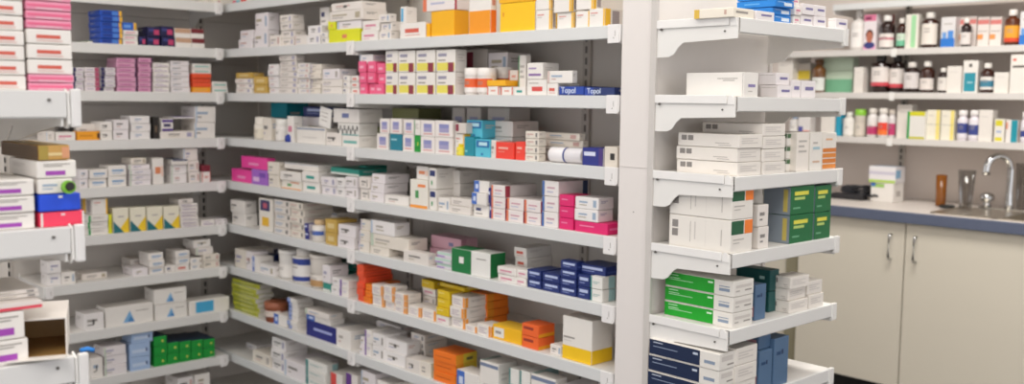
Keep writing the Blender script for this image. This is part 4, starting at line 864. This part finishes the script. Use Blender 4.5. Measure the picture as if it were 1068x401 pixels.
_g = _n.nodes.new('ShaderNodeBsdfGlossy'); _g.inputs['Roughness'].default_value = .08
_l = _n.nodes.new('ShaderNodeLayerWeight'); _l.inputs[0].default_value = .35
_m = _n.nodes.new('ShaderNodeMixShader')
_n.links.new(_l.outputs['Facing'], _m.inputs[0]); _n.links.new(_t.outputs[0], _m.inputs[1]); _n.links.new(_g.outputs[0], _m.inputs[2])
_n.links.new(_m.outputs[0], _n.nodes['Material Output'].inputs[0])
vessel('drinking_glass', 1007, 213, 18, 179, GL, 'clear tall drinking glass by the sink beside the tap', 'glass', .68, y=YF + .30)
vessel('drinking_glass', 1066, 205, 16, 172, GL, 'clear drinking glass behind the tap at the right edge', 'glass', .8, y=YF + .53)
p = hit(992, 207, 1, YF + .34); bm = bmesh.new(); lathe(bm, [(.032, 0), (.034, .003), (.034, .009), (.03, .011)], 24, (p.x, YF + .30, CT + .005)); tag(link('small_dish', bm, mat('1f2220')), 'flat small black dish lying by the sink beside the glass', 'dish')
# tap
yT = YF + .425; pT = hit(1053, 208, 1, yT)
t = empty('tap', (pT.x, yT, CT)); tag(t, 'chrome gooseneck mixer tap standing behind the sink', 'tap')
bm = bmesh.new(); zt = hit(1053, 160, 1, yT).z - CT; 
pts = [(0, 0, .0), (0, 0, .03), (.0, -.004, .09)]
for j in range(13):
    an = math.pi * j / 12 * 1.02; r_ = .058
    pts.append((-.0 - (r_ - r_ * math.cos(an)) * .62, -.006 - (r_ - r_ * math.cos(an)) * .75, zt - .075 + .058 * math.sin(an) * 1.1))
pts.append((pts[-1][0] - .001, pts[-1][1], pts[-1][2] - .018))
tube(bm, pts, [.022, .018, .015] + [.0145] * 13 + [.017], 14); link('spout', bm, CHROME, t)
bm = bmesh.new(); prism(bm, [(-.125, -.02), (-.135, .0), (-.125, .02), (.125, .02), (.135, 0), (.125, -.02)], 2, .0, .012); link('base_plate', bm, CHROME, t)
for s in (-1, 1):
    bm = bmesh.new(); lathe(bm, [(.022, .012), (.017, .024), (.016, .034), (.028, .040), (.031, .054), (.026, .070), (.010, .077)], 16, (s * .098, 0, 0)); link('knob', bm, CHROME, t)

# ------------------------------------------------------------------ the 300 boxes that show largest stay single things
bpy.context.view_layer.update()
dg = bpy.context.evaluated_depsgraph_get()
seen = {}
for v_ in range(1, 401, 3):
    for u_ in range(1, 1068, 3):
        ok, _, _, _, ob, _ = scene.ray_cast(dg, CAM, ray(u_, v_).normalized())
        if ok: seen[ob.name] = seen.get(ob.name, 0) + 1
allb = [o for r in REG for o in r[4]]
allb.sort(key=lambda o: -seen.get(o.name, 0) - (1e6 if o in TOPOL else 0))
rest = allb[KEEP:] if (KEEP := 300) else []
rm = bmesh.new(); pal = []
for o in rest:
    me = o.data.copy(); me.transform(o.matrix_world)
    idx = []
    for m_ in o.data.materials:
        if m_ not in pal: pal.append(m_)
        idx.append(pal.index(m_))
    for p_ in me.polygons: p_.material_index = idx[p_.material_index]
    rm.from_mesh(me); bpy.data.meshes.remove(me)
gone = set(rest)
for r in REG:
    r.append([o in gone for o in r[4]])
# ------------------------------------------------------------------ labels of the boxes
from collections import defaultdict
groups = defaultdict(list)
for r in REG: groups[(r[0], r[1])].append(r)
for (bay, k), rs in groups.items():
    # one vertical stack = one base pile plus whatever stands on it
    stacks = []
    for r in rs:
        if r[3] and stacks and abs(stacks[-1]['u'] - r[2]) < 40: stacks[-1]['o'] += r[4]; stacks[-1]['d'] += r[5]
        else: stacks.append(dict(u=r[2], o=list(r[4]), d=list(r[5])))
    stacks.sort(key=lambda s: s['u'])
    if bay in 'AB': sh = ORD[k] + ' shelf'
    elif bay in 'CD': sh = ORD[k-1] + ' shelf'
    else: sh = ['top', 'middle', 'lowest'][k] + ' shelf'
    for n, s_ in enumerate(stacks, 1):
        m = len(s_['o'])
        for j, (o, dsc) in enumerate(zip(s_['o'], s_['d'])):
            bx = '' if dsc.split()[-1] in ('box', 'band') or ' box ' in dsc else ' box'
            if m == 1: lab = f'{dsc}{bx}, alone as {NUM[n]} pile from left, {sh}, {BAY[bay]}'
            else:
                pos = 'topmost' if j == m - 1 else 'bottom one' if j == 0 else NUM[j+1] + ' up'
                lab = f'{dsc}{bx}, {pos} in {NUM[n]} pile from left, {sh}, {BAY[bay]}'
            words = lab.split()
            if len(words) > 16: lab = lab.replace(' from left', '')
            if o not in gone: tag(o, lab, 'box', f'medicine boxes on the {sh} of the {BAY[bay]}')
for o in rest: bpy.data.objects.remove(o)
o = link('small_medicine_boxes', rm, pal)
tag(o, 'the many small and half hidden medicine boxes filling the shelves between the larger ones', 'boxes', kind='stuff')

# ------------------------------------------------------------------ lights
def lightpanel(x, y, sx, sy, power, n):
    t = empty('ceiling_light', (x, y, 2.75)); tag(t, f'flat white ceiling light panel, {n}', 'ceiling light', 'ceiling lights')
    bm = bmesh.new()
    for a, b in (((-sx/2-.02, -sy/2-.02, -.03), (-sx/2, sy/2+.02, 0)), ((sx/2, -sy/2-.02, -.03), (sx/2+.02, sy/2+.02, 0)), ((-sx/2, -sy/2-.02, -.03), (sx/2, -sy/2, 0)), ((-sx/2, sy/2, -.03), (sx/2, sy/2+.02, 0))): abox(bm, a, b, 0)
    link('frame', bm, STEEL, t)
    ld = bpy.data.lights.new('light_tube', 'AREA'); ld.shape = 'RECTANGLE'; ld.size = sx; ld.size_y = sy; ld.energy = power; ld.color = (1, .965, .92)
    lo = bpy.data.objects.new('light_tube', ld); COL.objects.link(lo); lo.parent = t; lo.location = (0, 0, -.032)
lightpanel(-1.7, .9, .6, 1.2, 16, 'above the left bays')
lightpanel(-.4, 1.6, .6, 1.2, 20, 'above the right rack')
lightpanel(-.2, -.6, 1.2, .6, 30, 'behind the viewer')
lightpanel(-1.5, 3.3, 1.2, .6, 46, 'in front of the sink counter')
lightpanel(-2.9, .7, .6, 1.2, 12, 'near the left bay')
w = bpy.data.worlds.new('world'); scene.world = w; w.use_nodes = True
w.node_tree.nodes['Background'].inputs[0].default_value = (.97, .97, 1, 1); w.node_tree.nodes['Background'].inputs[1].default_value = 1.4
vs_ = scene.view_settings; vs_.view_transform = 'Standard'; vs_.look = 'None'; vs_.gamma = 1; vs_.use_curve_mapping = False; vs_.exposure = -.02
scene.cycles.max_bounces = 8
